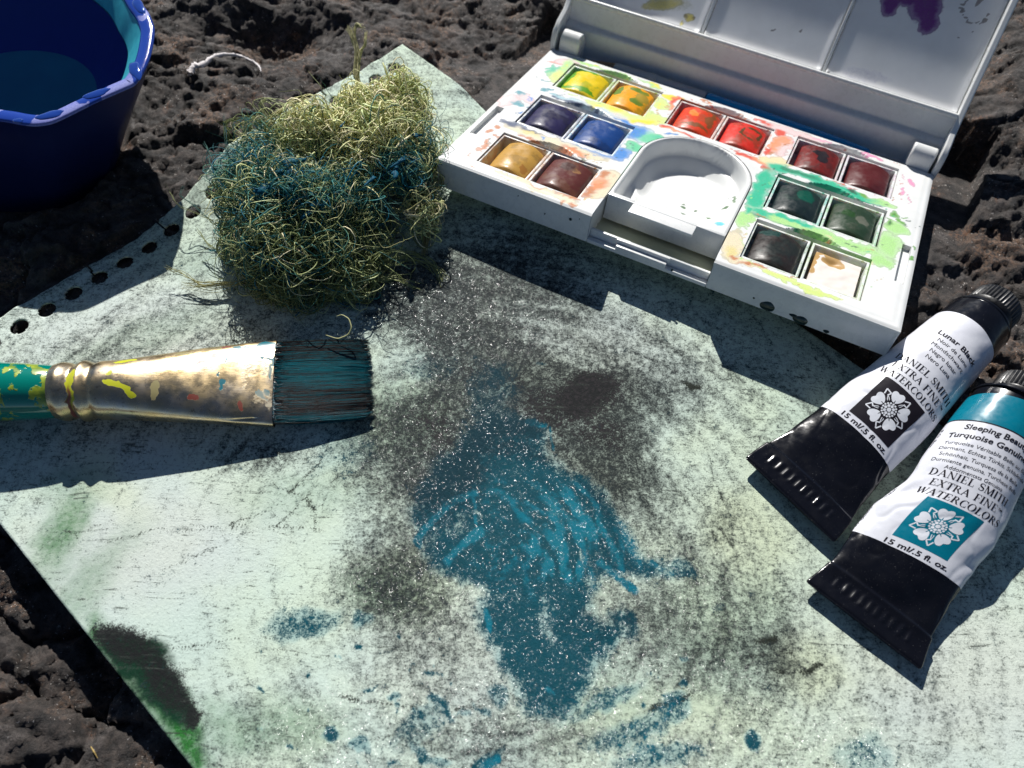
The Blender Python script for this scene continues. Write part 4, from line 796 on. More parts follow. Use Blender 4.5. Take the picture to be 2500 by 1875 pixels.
BLOT = {'yellow': [((0.10, 0.30, 0.01), 1, [(-.6, 0, .16, .7, 0), (0, -.62, .6, .12, 0), (-.3, .6, .5, .1, 0)])], 'orange': [((0.12, 0.20, 0.02), .95, [(.25, -.25, .25, .2, 30), (.15, .45, .35, .12, 0), (-.5, .2, .14, .4, 0)]), ((0.38, 0.26, 0.03), .8, [(.35, .1, .25, .35, 0)])],
        'scarlet': [((0.78, 0.20, 0.03), .85, [(-.15, .2, .2, .22, 0)]), ((0.22, 0.07, 0.02), .8, [(.45, .1, .14, .5, 0), (.1, -.5, .5, .12, 0), (.2, .6, .4, .1, 0)])],
        'red': [((0.10, 0.045, 0.015), .95, [(-.1, .1, .07, .25, 0), (.2, .38, .3, .06, 0), (.42, .12, .06, .25, 0), (.1, -.18, .25, .06, -20)])],
        'crimson': [((0.012, 0.008, 0.012), 1, [(.05, .2, .3, .16, 0), (.2, -.1, .22, .22, 20)])], 'plum': [], 'indigo': [((0.05, 0.05, 0.10), .6, [(.1, .3, .4, .1, 0)])],
        'blue': [((0.10, 0.16, 0.30), .6, [(.2, .4, .2, .1, 20)])], 'black_green': [((0.0, 0.07, 0.045), .8, [(.15, .2, .3, .3, 0)])], 'sap_green': [((0.11, 0.12, 0.09), .6, [(.25, 0, .25, .25, 30)]), ((0.01, 0.05, 0.008), .8, [(-.15, .1, .2, .2, 0)])],
        'ochre': [((0.36, 0.16, 0.03), .7, [(.5, -.5, .14, .14, 0)])], 'sienna': [((0.30, 0.15, 0.06), .55, [(.25, .2, .15, .15, 0)]), ((0.06, 0.02, 0.015), .7, [(0, .3, .25, .2, 0)])], 'umber': [((0.004, 0.035, 0.03), .8, [(-.3, .5, .3, .2, 0)])],
        'white': [((0.20, 0.09, 0.012), 1, [(-.12, .42, .26, .14, 0)]), ((0.48, 0.30, 0.12), .8, [(-.1, .42, .36, .22, 0), (-.6, .1, .1, .6, 0), (-.3, .62, .4, .08, 0)])]}
cup0 = make_cup_mesh()
for k, (nm, cx, cy, ca_, cb_, cs_, lab, flat) in enumerate(PANS):
    M = PALM @ Matrix.Translation(Vector((cx, cy, 0))*CM)
    e = empty('paint_pan', M); tag(e, lab, 'paint pan', 'half pans of paint in the paint box')
    cup0.build('pan_cup', cup_mat(cs_), e, smooth=True)
    nx, ny = 44, 48; w, l = 0.61, 0.70; oy = -0.06; ox = 0.0
    if nm in ('ochre', 'scarlet', 'crimson'): ox = 0.05
    if nm == 'ochre': ox, w = 0.10, 0.56
    xs = np.linspace(-1, 1, nx); ys = np.linspace(-1, 1, ny); X, Y = np.meshgrid(xs, ys, indexing='ij')
    se = np.sqrt(1-0.12*Y**2)
    px = ox+X*w; py = oy+Y*l
    if flat: z = -0.13+0.0*X-0.10*np.exp(-((px+.12)/.2)**2-((py-.40)/.12)**2)+0.02*fbm(px*3, py*3, 2, 9)
    else:
        z = 0.10-0.20*np.abs(X)**2.0-0.05*(Y-.2)**2+0.018*fbm(px*2+k, py*2, 2, 50+k)-0.05*np.exp(-((X-.1)**2+(Y-.2)**2)/.25)
        z = z-0.015*sstep(0.93, 1.0, np.abs(Y))-0.012*sstep(.94, 1, np.abs(X))
    top = np.stack([px, py, z], -1).reshape(-1, 3); V = top.tolist(); F = grid_faces(nx, ny).tolist()
    ring = [i*ny for i in range(nx)]+[(nx-1)*ny+j for j in range(1, ny)]+[i*ny+ny-1 for i in range(nx-2, -1, -1)]+[j for j in range(ny-2, 0, -1)]
    n0 = len(V); V += [(V[i][0]*1.02, V[i][1]*1.0-(0.03 if V[i][1] < 0 else -0.03), -0.52) for i in ring]; m = len(ring)
    F += [(ring[(i+1) % m], ring[i], n0+i, n0+(i+1) % m) for i in range(m)]
    o = mesh_obj('paint_cake', V, F, cake_mat(ca_, cb_, k), e, smooth=True); o.data.set_sharp_from_angle(angle=math.radians(50))
    Va = np.array(V); point_color(o, 'stain', stain_field(Va[:, 0], Va[:, 1], BLOT.get(nm, []), k, 0.12))

# ------------------------------------------------------------------ travel brush in the channel behind the pans
tb = empty('travel_brush', PALM); tag(tb, 'small travel brush with blue handle and clear cap, lying in the slot behind the pans', 'brush')
by_, bz_ = 8.25, -0.20
b = MB(); b.lathe([(0, .03), (.5, .16), (1.0, .24), (1.7, .25)], (1.25, by_, bz_), (1, 0, 0), 20); b.build('bristles', simple('tan_bristle', (0.22, 0.13, 0.06), 0.5, 0.4, 12), tb, smooth=True)
nt = NT('clear_cap'); nt.set(Base_Color=(0.72, 0.76, 0.78), Roughness=0.08, Transmission_Weight=0.45, IOR=1.45)
b = MB(); b.lathe([(0, .24), (.04, .27), (1.2, .28), (1.22, .30), (1.5, .30), (1.52, .28), (3.2, .28), (3.25, .25)], (2.25, by_, bz_), (1, 0, 0), 28); b.build('cap', nt.m, tb, smooth=True)
b = MB(); b.lathe([(0, .22), (.03, .275), (2.0, .27), (4.6, .22), (5.4, .17), (5.5, .1)], (5.52, by_, bz_), (1, 0, 0), 28); b.build('handle', simple('blue_lacquer', (0.0, 0.30, 0.62), 0.2, 0.1, 60, 0.05), tb, smooth=True)

# ------------------------------------------------------------------ lettering
_T, _t, _s, _e = 0.165, 0.055, 0.045, 0.075
def R4(x0, x1, y0, y1): return [(x0, y0), (x1, y0), (x1, y1), (x0, y1)]
def _stem(x, w=_T): return [R4(x, x+w, 0, 1), R4(x-_e, x+w+_e, 0, _s), R4(x-_e, x+w+_e, 1-_s, 1)]
def _diag(x0, y0, x1, y1, w): return [[(x0-w/2, y0), (x0+w/2, y0), (x1+w/2, y1), (x1-w/2, y1)]] if y0 < y1 else [[(x1-w/2, y1), (x1+w/2, y1), (x0+w/2, y0), (x0-w/2, y0)]]
def _ser(x, y, w=0.13): return [R4(x-w, x+w, y, y+_s) if y < .5 else R4(x-w, x+w, y-_s, y)]
def _ring(cx, cy, ro, ri, a0, a1, n=18, sy=1.0, cyi=None, ryo=0.5, ryi=0.455):
    out = []; A = [a0+(a1-a0)*i/n for i in range(n+1)]
    for p, q in zip(A[:-1], A[1:]):
        out.append([(cx+ri*math.cos(p), cy+ryi*math.sin(p)), (cx+ro*math.cos(p), cy+ryo*math.sin(p)), (cx+ro*math.cos(q), cy+ryo*math.sin(q)), (cx+ri*math.cos(q), cy+ryi*math.sin(q))])
    return out
def _spine(pts, ws):
    out = []; n = len(pts); N = []
    for i in range(n):
        a = pts[max(i-1, 0)]; b = pts[min(i+1, n-1)]; d = math.hypot(b[0]-a[0], b[1]-a[1]); N.append((-(b[1]-a[1])/d, (b[0]-a[0])/d))
    L = [(p[0]+k[0]*w/2, p[1]+k[1]*w/2) for p, k, w in zip(pts, N, ws)]; Rr = [(p[0]-k[0]*w/2, p[1]-k[1]*w/2) for p, k, w in zip(pts, N, ws)]
    for i in range(n-1): out.append([L[i], Rr[i], Rr[i+1], L[i+1]])
    return out
pi = math.pi
def _S():
    pts = []; ws = []
    for i in range(25):
        t = i/24
        if t < .5: a = pi*0.12+(pi*1.28)*(t/.5); p = (.30+.20*math.cos(a), .745+.225*math.sin(a))
        else: a = pi*0.40-(pi*1.28)*((t-.5)/.5); p = (.30+.215*math.cos(a), .265+.235*math.sin(a))
        pts.append(p); ws.append(.05+.13*math.exp(-((t-.5)/.2)**2))
    return _spine(pts, ws)+[R4(.50, .53, .68, 1), R4(.06, .09, 0, .34)]
SERIF = {
 'I': (_stem(.12), .42), 'T': (_stem(.28)[:2]+[R4(.03, .70, 1-_s, 1), R4(.03, .065, .76, 1), R4(.665, .70, .76, 1)], .72),
 'E': (_stem(.12)+[R4(.12, .62, 1-_s, 1), R4(.58, .62, .77, 1), R4(.2, .50, .485, .525), R4(.47, .50, .38, .63), R4(.12, .66, 0, _s), R4(.62, .66, 0, .26)], .74),
 'F': (_stem(.12)+[R4(.12, .62, 1-_s, 1), R4(.58, .62, .77, 1), R4(.2, .50, .485, .525), R4(.47, .50, .38, .63)], .68),
 'L': (_stem(.12)+[R4(.12, .64, 0, _s), R4(.60, .64, 0, .28)], .70),
 'D': (_stem(.12)+_ring(.30, .5, .52, .35, -pi/2, pi/2)+[R4(.12, .31, 1-_s, 1), R4(.12, .31, 0, _s)], .90),
 'H': (_stem(.12)+_stem(.62)+[R4(.2, .7, .485, .53)], .92),
 'N': (_stem(.14, .05)+_diag(.14, 1, .72, 0, .19)+_stem(.72, .05), .92),
 'M': (_stem(.13, .05)+_diag(.17, 1, .52, .02, .18)+_diag(.52, .02, .84, 1, .06)+_stem(.80, _T), 1.10),
 'A': (_diag(.12, 0, .42, 1, .06)+_diag(.40, 1, .74, 0, .18)+[R4(.24, .60, .31, .355)]+_ser(.12, 0)+_ser(.74, 0), .88),
 'X': (_diag(.16, 1, .68, 0, .19)+_diag(.14, 0, .66, 1, .06)+_ser(.16, 1)+_ser(.68, 0)+_ser(.14, 0)+_ser(.66, 1), .84),
 'W': (_diag(.13, 1, .38, 0, .17)+_diag(.38, 0, .58, 1, .06)+_diag(.55, 1, .80, 0, .17)+_diag(.80, 0, 1.0, 1, .06)+_ser(.13, 1)+_ser(.57, 1, .1)+_ser(1.0, 1, .09), 1.10),
 'R': (_stem(.12)+_ring(.36, .755, .27, .13, -pi/2, pi/2, 14, ryo=.245, ryi=.205)+[R4(.12, .37, 1-_s, 1), R4(.12, .37, .51, .55)]+_diag(.42, .52, .72, 0, .17)+[R4(.62, .84, 0, _s)], .84),
 'C': (_ring(.47, .5, .41, .25, pi*.27, pi*1.73, 24)+[R4(.72, .755, .66, 1), R4(.72, .755, 0, .30)], .82),
 'O': (_ring(.46, .5, .41, .25, 0, 2*pi, 30), .92), 'S': (_S(), .62), ' ': ([], .42)}
def serif_text(txt, width=None, cap=None):
    P = []; x = 0
    for ch in txt:
        g, adv = SERIF[ch]; P += [[(a+x, b) for a, b in poly] for poly in g]; x += adv
    sx = (width/x) if width else cap; sy = cap or sx
    P = [[((a-x/2)*sx, b*sy) for a, b in poly] for poly in P]
    V = []; F = []
    for poly in P:
        n = len(V); V += poly; F += [(n, n+i, n+i+1) for i in range(1, len(poly)-1)]
    return V, F
def sans_text(txt, cap, width=None, bold=0.0, squeeze=1.0):
    cu = bpy.data.curves.new('line', 'FONT'); cu.body = txt; cu.size = 1.0; cu.align_x = 'CENTER'; cu.offset = bold; cu.resolution_u = 3
    o = bpy.data.objects.new('line', cu); COL.objects.link(o)
    dg = bpy.context.evaluated_depsgraph_get(); me = o.evaluated_get(dg).to_mesh()
    V = [(v.co.x, v.co.y) for v in me.vertices]; me.calc_loop_triangles(); F = [tuple(t.vertices) for t in me.loop_triangles]
    o.evaluated_get(dg).to_mesh_clear(); bpy.data.objects.remove(o); bpy.data.curves.remove(cu)
    x0 = min(v[0] for v in V); x1 = max(v[0] for v in V); k = cap/0.70
    kx = (width/(x1-x0)) if width else k*squeeze
    return [((a-(x0+x1)/2)*kx, b*k) for a, b in V], F
def subdivide(V, F, mx):
    V = list(V); out = []; st = [tuple(f) for f in F]; mid = {}
    def m(a, b):
        k = (min(a, b), max(a, b))
        if k not in mid: mid[k] = len(V); V.append(((V[a][0]+V[b][0])/2, (V[a][1]+V[b][1])/2))
        return mid[k]
    while st:
        a, b, c = st.pop(); L = [math.dist(V[a], V[b]), math.dist(V[b], V[c]), math.dist(V[c], V[a])]; k = L.index(max(L))
        if L[k] <= mx: out.append((a, b, c)); continue
        if k == 1: a, b, c = b, c, a
        elif k == 2: a, b, c = c, a, b
        q = m(a, b); st += [(a, q, c), (q, b, c)]
    return V, out

# ------------------------------------------------------------------ paint tubes
class Tube:
    def __init__(s, org, a, L, left, right, zc, b, seed, skew, dents):
        s.o = np.array(org); s.a = np.array(a); s.a = s.a/np.linalg.norm(s.a); s.r = np.array([s.a[1], -s.a[0]]); s.L = L
        s.left, s.right, s.zc_, s.b_, s.seed, s.skew, s.dents = left, right, zc, b, seed, skew, dents
    def prof(s, S):
        f = lambda P: np.interp(S, [p[0] for p in P], [p[1] for p in P])
        l = (f(s.left)+0*S); l = l; r = f(s.right)
        def sm(P):
            return sum(np.interp(S+d, [p[0] for p in P], [p[1] for p in P]) for d in (-.24, -.12, 0, .12, .24))/5
        return sm(s.left), sm(s.right), sm(s.zc_), sm(s.b_)
    def pt(s, S, phi, off=0.0):
        """S along the tube, phi round it (0 top, + to the right)"""
        S = np.asarray(S, float); phi = np.asarray(phi, float)
        l, r, zc, b = s.prof(S); hw = (r-l)/2; c = (l+r)/2
        x = hw*np.sin(phi); z = b*np.cos(phi)
        lens = sstep(2.6, 0.6, S)
        z = z*(1-lens*0.35*np.sin(phi)**2)
        nx = np.sin(phi)/np.maximum(hw, .05); nz = np.cos(phi)/np.maximum(b, .05); q = np.hypot(nx, nz); nx = nx/q; nz = nz/q
        d = 0
        for (ds, dp, rs_, rp, dd) in s.dents: d = d+dd*np.exp(-((S-ds-0.35*(phi-dp))/rs_)**2-((phi-dp)/rp)**2)
        d = d+0.012*fbm(S*1.6+s.seed, phi*1.5, 3, s.seed)*sstep(0.5, 1.5, S)-0.012*np.exp(-(fbm(S*.6+phi*.5+s.seed*3, phi*.9-S*.3, 2, s.seed+9)/.085)**2)*sstep(.9, 1.6, S)*sstep(5.5, 3.5, S)+0.02*fbm(S*.7+s.seed, phi*1.1+4, 2, s.seed+5)
        # folded, grooved end
        top = (np.cos(phi) > 0)
        fold = sstep(0.86, 0.80, S)*sstep(0.0, 0.05, S)
        d = d+fold*0.045
        t = x/np.maximum(hw, .1)
        gro = sstep(0.30, 0.36, S)*sstep(0.66, 0.58, S)*sstep(.78, .70, np.abs(t+0.05))
        d = d+gro*(0.034+0.030*perlin(t*4+s.seed, S*0, 3))*(np.abs(np.sin(t*hw*14.5+0.4*np.sin(t*5)))**3-0.3)
        off = off+d
        X = c+x+nx*off; Z = zc+z+nz*off
        Z = np.maximum(Z, 0.02+0*Z) if True else Z
        P = s.o[None]+s.a[None]*S.reshape(-1, 1)+s.r[None]*X.reshape(-1, 1)
        return np.column_stack([P, Z.reshape(-1)])
    def wrap(s, V, s0, off):
        """flat (x across, y towards cap) print onto the tube by arc length"""
        V = np.array(V); S = s0+V[:, 1]+s.skew*V[:, 0]; l, r, zc, b = s.prof(S); hw = (r-l)/2
        ph = np.linspace(-1.9, 1.9, 161); ds = np.hypot(hw[:, None]*np.cos(ph[None]), b[:, None]*np.sin(ph[None]))
        arc = np.concatenate([np.zeros((len(V), 1)), np.cumsum((ds[:, 1:]+ds[:, :-1])/2*(ph[1]-ph[0]), 1)], 1)
        arc = arc-arc[:, 80:81]
        phi = np.array([np.interp(V[i, 0], arc[i], ph) for i in range(len(V))])
        return s.pt(S, phi, off)
    def shell(s, sa, sb, off, n=None, nphi=220):
        n = n or max(6, int((sb-sa)/0.032)); S0 = np.linspace(sa, sb, n); ph = np.linspace(-pi, pi, nphi, endpoint=False)
        P, SS = np.meshgrid(ph, S0, indexing='ij')
        SS = SS+s.skew*np.sin(P)*1.1*sstep(0, .3, np.abs(P)*0+1)*(1 if sa > 1.2 else 0)
        return s.pt(SS.ravel(), P.ravel(), off), grid_faces(nphi, n, True)
nt = NT('black_tube_metal'); mat_black = nt.set(Base_Color=nt.mix(nt.rng(nt.noise(40, 2), .70, .76), (0.004, 0.004, 0.006), (0.10, 0.10, 0.10)), Roughness=nt.rng(nt.noise(3, 3), .3, .7, .13, .26), Specular_IOR_Level=0.6, Normal=nt.bump(nt.math('ADD', nt.noise(1.6, 3), nt.math('MULTIPLY', nt.noise(25, 2), .04)), .35, .05))
nt = NT('label_white'); mat_label = nt.set(Base_Color=nt.mix(nt.rng(nt.noise(1.5, 4), .3, .7), (0.66, 0.67, 0.73), (0.70, 0.71, 0.76)), Roughness=nt.rng(nt.noise(4, 3), .3, .7, .24, .36), Specular_IOR_Level=0.5, Normal=nt.bump(nt.math('ADD', nt.noise(1.8, 3), nt.math('MULTIPLY', nt.noise(18, 2), .05)), .25, .04))
mat_ink = simple('black_ink', (0.012, 0.010, 0.016), 0.55, bumps=0.0, Specular_IOR_Level=0.12)
mat_tealink = simple('teal_ink', (0.0, 0.160, 0.235), 0.3, 0.04, bumps=0.0)
mat_whiteink = simple('white_print', (0.68, 0.70, 0.75), 0.3, 0.04, bumps=0.0)
nt = NT('cap_plastic'); mat_cap = nt.set(Base_Color=(0.008, 0.008, 0.009), Roughness=nt.rng(nt.noise(9, 4), .3, .7, .28, .5), Normal=nt.bump(nt.noise(22, 3), .15, .02))
def emblem(half):
    """five-petalled heraldic flower: returns (white polygons, dark polygons) inside a square"""
    P = []; D = []; k = half/1.0
    for i in range(5):
        a = pi/2+i*2*pi/5+pi/5*0+0.18; ca, sa = math.cos(a), math.sin(a)
        pet = []
        for t in np.linspace(0, 2*pi, 40, endpoint=False):      # heart-shaped petal, notch outward
            rr = 0.262*(1-0.38*math.exp(-((math.atan2(math.sin(t), math.cos(t)))/0.36)**2))
            u = 0.585+rr*math.cos(t)*1.0; v = rr*math.sin(t)*0.98*(1+0.30*math.cos(t)); pet.append((u, v))
        P.append([(k*(u*ca-v*sa), k*(u*sa+v*ca)) for u, v in pet])
        b = a+pi/5; cb, sb = math.cos(b), math.sin(b)
        leaf = [(.30, 0), (.42, .055), (.52, .04), (.64, 0), (.52, -.04), (.42, -.055)]
        P.append([(k*(u*cb-v*sb), k*(u*sb+v*cb)) for u, v in leaf])
        for (p, q) in (((.66, -.13), (.88, .0)), ((.88, 0), (.68, .13)), ((.60, .02), (.66, -.13))):     # outlined leaf tips
            dx, dy = q[0]-p[0], q[1]-p[1]; L = math.hypot(dx, dy); nx, ny = -dy/L*.026, dx/L*.026
            P.append([(k*(u*cb-v*sb), k*(u*sb+v*cb)) for u, v in ((p[0]+nx, p[1]+ny), (p[0]-nx, p[1]-ny), (q[0]-nx, q[1]-ny), (q[0]+nx, q[1]+ny))])
        vein = [(.26, .022), (.44, .010), (.44, -.010), (.26, -.022)]
        D.append([(k*(u*ca-v*sa), k*(u*sa+v*ca)) for u, v in vein]); D.append([(k*(u*cb-v*sb), k*(u*sb+v*cb)) for u, v in ((.33, .03), (.54, .008), (.54, -.008), (.33, -.03))])
    D.append([(k*.335*math.cos(t)*(1+.05*math.cos(5*(t-.8))), k*.335*math.sin(t)*(1+.05*math.cos(5*(t-.8)))) for t in np.linspace(0, 2*pi, 30, endpoint=False)])
    dots = [(0, 0, .085)]+[(.165*math.cos(t), .165*math.sin(t), .058) for t in np.linspace(0, 2*pi, 8, endpoint=False)]+[(.265*math.cos(t), .265*math.sin(t), .040) for t in np.linspace(.1, 2*pi+.1, 16, endpoint=False)]
    C = [[(k*(x+r*math.cos(t)), k*(y+r*math.sin(t))) for t in np.linspace(0, 2*pi, 12, endpoint=False)] for x, y, r in dots]
    return P, D, C
def polys_mesh(P, mx=0.12):
    V = []; F = []
    for poly in P:
        n = len(V); c = (sum(p[0] for p in poly)/len(poly), sum(p[1] for p in poly)/len(poly)); V += poly+[c]; k = len(poly)
        F += [(n+i, n+(i+1) % k, n+k) for i in range(k)]
    return subdivide(V, F, mx)
def make_tube(T, label, s_lab, s_band, emb, ink_emb, lines, band, side=None, cap=(0, 0.72, 0.78), sh_z=0.95, tilt=0.0):
    root = empty('paint_tube', loc=(T.o[0], T.o[1], 0)); tag(root, label, 'paint tube', 'watercolour paint tubes')
    org = np.array([T.o[0], T.o[1], 0.0])
    def put(name, V, F, m, smooth=True, parent=root):
        return mesh_obj(name, np.asarray(V)-org, F, m, parent, smooth)
    V, F = T.shell(0, T.L, 0.0, int(T.L/0.035), 190); F = F.tolist(); n = int(T.L/0.035)
    F.append([i*n for i in range(190)]); F.append([i*n+n-1 for i in range(190)][::-1])
    put('body', V, F, mat_black)
    V, F = T.shell(s_lab[0], s_lab[1], 0.009); lab = put('label', V, F, mat_label)
    if band:
        V, F = T.shell(band[0], band[1], 0.011); put('colour_band', V, F, mat_tealink)
        V, F = T.shell(band[0]-0.035, band[0], 0.012, 3); put('band_edge', V, F, mat_ink)
    # print
    AV, AF = [], []
    for V, F, cx, s0 in lines:
        V, F = subdivide(V, F, 0.09); V = [(x+cx, y) for x, y in V]; n = len(AV)
        W3 = T.wrap(V, s0, 0.0145); AV += W3.tolist(); AF += [tuple(i+n for i in f) for f in F]
    put('lettering', AV, AF, mat_ink, False, root)
    (ex, es, half) = emb
    P, D, C = emblem(half*0.97)
    ns = 18; g = [(-half+2*half*i/ns, -half+2*half*j/ns) for i in range(ns+1) for j in range(ns+1)]
    V = T.wrap([(x+ex, y) for x, y in g], es, 0.0135); e = put('emblem', V, grid_faces(ns+1, ns+1), ink_emb, True)
    def layer(nm, PP, off, m, mx=.10):
        V, F = polys_mesh(PP, mx); V = T.wrap([(x+ex, y) for x, y in V], es, off); o = put(nm, V, F, m, False, e)
    layer('petals', P, 0.0175, mat_whiteink); layer('petal_lines', D, 0.0205, ink_emb); layer('stamens', C, 0.0235, mat_whiteink)
    if side:
        AV, AF = [], []
        for txt, x0, sa, capn, w in side:
            V, F = sans_text(txt, capn, w); V, F = subdivide(V, F, .09)
            V2 = [(x0-y, x) for x, y in V]                      # turned a quarter, reads along the tube
            V2 = [(x0+y, -x) for x, y in V]; n = len(AV)
            W3 = T.wrap(V2, sa, 0.0145); AV += W3.tolist(); AF += [tuple(i+n for i in f) for f in F]
        put('side_lettering', AV, AF, mat_ink, False)
    # shoulder, neck and screw cap
    l, r, zc, b_ = [float(q[0]) for q in T.prof(np.array([T.L]))]
    c = T.o+T.a*T.L+T.r*((l+r)/2); ax = Vector((T.a[0], T.a[1], tilt)); o3 = Vector((c[0]-org[0], c[1]-org[1], zc)); rr = (r-l)/2
    b = MB(); b.lathe([(-0.02, rr+.01), (0.0, rr+0.025), (0.05, rr+0.022), (0.07, rr-.02), (0.20, rr*.72), (0.26, rr*.66), (0.28, .52), (0.45, .50)], o3, ax, 64)
    b.build('shoulder', mat_black, root, smooth=True)
    b = MB(); R_ = cap[1]
    b.lathe([(0.27, R_*.72), (0.30, R_*.93), (0.38, R_), (0.42, R_), (0.43, R_*.975), (0.45, R_*.985), (0.27+cap[2]*.86, R_*.97), (0.27+cap[2]*.90, R_*.95), (0.27+cap[2]*.97, R_*.88), (0.27+cap[2], R_*.80), (0.27+cap[2], R_*.55), (0.25+cap[2], R_*.50)], o3, ax, 264, 44, 0.028, [0, 0, 0, 0, 0, 1, 1, 0, 0, 0, 0, 0])
    b.build('cap', mat_cap, root, smooth=True)
    return root
T1 = Tube((7.2, -3.33), (.744, .668), 7.80,
          [(0, -1.46), (.6, -1.42), (1.4, -1.28), (2.56, -1.15), (3.5, -1.15), (5.44, -1.02), (6.96, -.90), (7.85, -.84)],
          [(0, 1.46), (.6, 1.43), (1.4, 1.32), (2.57, 1.24), (3.8, 1.25), (5.5, 1.09), (6.9, 1.0), (7.85, .90)],
          [(0, .40), (.6, .36), (1.2, .38), (2.57, .52), (3.8, .70), (5.5, .90), (7, .96), (7.85, .96)], [(0, .035), (.8, .10), (1.2, .20), (2.57, .42), (3.8, .62), (5.5, .82), (7, .89), (7.85, .88)], 3, -0.04,
          [(1.5, -.1, .5, .5, -.06), (3.3, 1.2, .8, .3, -.05), (4.4, -1.1, .7, .3, -.05), (2.2, 1.0, .3, .5, -.04)])
T2 = Tube((8.56, -6.45), (.64, .768), 7.12,
          [(0, -1.55), (.44, -1.42), (1.0, -1.33), (1.9, -1.37), (2.9, -1.33), (3.4, -1.20), (3.93, -1.00), (4.9, -1.08), (6.1, -1.05), (7.1, -1.0)],
          [(0, 1.54), (.78, 1.38), (2.3, 1.37), (3.4, 1.42), (4.36, 1.40), (5.47, 1.22), (7.1, 1.02)],
          [(0, .36), (.5, .32), (1.0, .36), (2.0, .44), (3.2, .58), (4.6, .80), (6, .98), (7.1, 1.04)], [(0, .035), (.8, .10), (1.0, .24), (2.0, .36), (3.2, .50), (4.6, .70), (6, .88), (7.1, .94)], 9, 0.20,
          [(3.45, -1.05, .32, .40, -.16), (2.9, -1.2, .3, .3, .05), (1.35, .55, .4, .35, -.09), (2.9, 1.15, .22, .35, -.06), (3.6, 1.2, .25, .3, .04), (.95, .2, .2, 1.0, -.03), (4.6, 1.0, .4, .3, -.04), (5.3, -1.1, .4, .3, -.05)])
def S_(t, cap, w, cx, s0): V, F = serif_text(t, w, cap); return (V, F, cx, s0)
def N_(t, cap, w, cx, s0, bold=0.0): V, F = sans_text(t, cap, w, bold); return (V, F, cx, s0)
make_tube(T1, 'black and white paint tube lettered Lunar Black, the one nearer the paint box', (2.56, 6.97), None, (0.06, 3.48, 0.67), mat_ink,
    [S_('DANIEL SMITH', .185, 1.98, .12, 4.78), S_('EXTRA FINE', .185, 1.62, .06, 4.50), N_('TM', .06, .14, .97, 4.60, .02), S_('WATERCOLORS', .185, 2.02, .10, 4.22),
     N_('Lunar Black', .155, 1.30, .14, 6.02, .022), N_('Noir de Lune', .115, 1.02, .14, 5.80), N_('Mondschwarz', .115, 1.08, .13, 5.60), N_('Negro lunar', .115, .88, .13, 5.40), N_('Nero Luna', .115, .80, .13, 5.19),
     N_('15 ml/.5 fl. oz.', .135, 1.48, .04, 2.46+.0, .022) if False else N_('15 ml/.5 fl. oz.', .135, 1.48, .04, 2.62, .022)], None, sh_z=.95)
make_tube(T2, 'teal-banded paint tube lettered Turquoise Genuine with a dented side, nearest the picture corner', (2.06, 6.02), None, (0.02, 3.02, 0.66), mat_tealink,
    [S_('DANIEL SMITH', .19, 1.98, -.04, 4.30), S_('EXTRA FINE', .19, 1.62, -.06, 4.02), N_('TM', .06, .14, .84, 4.12, .02), S_('WATERCOLORS', .19, 2.02, .02, 3.74),
     N_('Sleeping Beauty', .15, 1.55, -.10, 5.74, .022), N_('Turquoise Genuine', .15, 1.95, -.18, 5.48, .022), N_('Turquoise Véritable Belle au Bois', .10, 2.20, -.02, 5.25), N_('Dormant, Echtes Türkis, Schlafende', .10, 2.25, -.02, 5.07),
     N_('Schönheit, Turquesa de la Bella', .10, 2.0, -.05, 4.88), N_('Durmiente genuina, Turchese Bella', .10, 2.2, -.05, 4.70), N_('Addormentata Genuino', .10, 1.4, -.08, 4.53), N_('15 ml/.5 fl. oz.', .135, 1.52, .05, 2.12, .022)],
    (6.02, 6.98), side=[('www.danielsmith.com', -1.50, 2.95, .10, 1.65), ('800-426-6740', -1.68, 2.95, .10, 1.1), ('P.O. Box', -1.50, 5.5, .10, .6)])

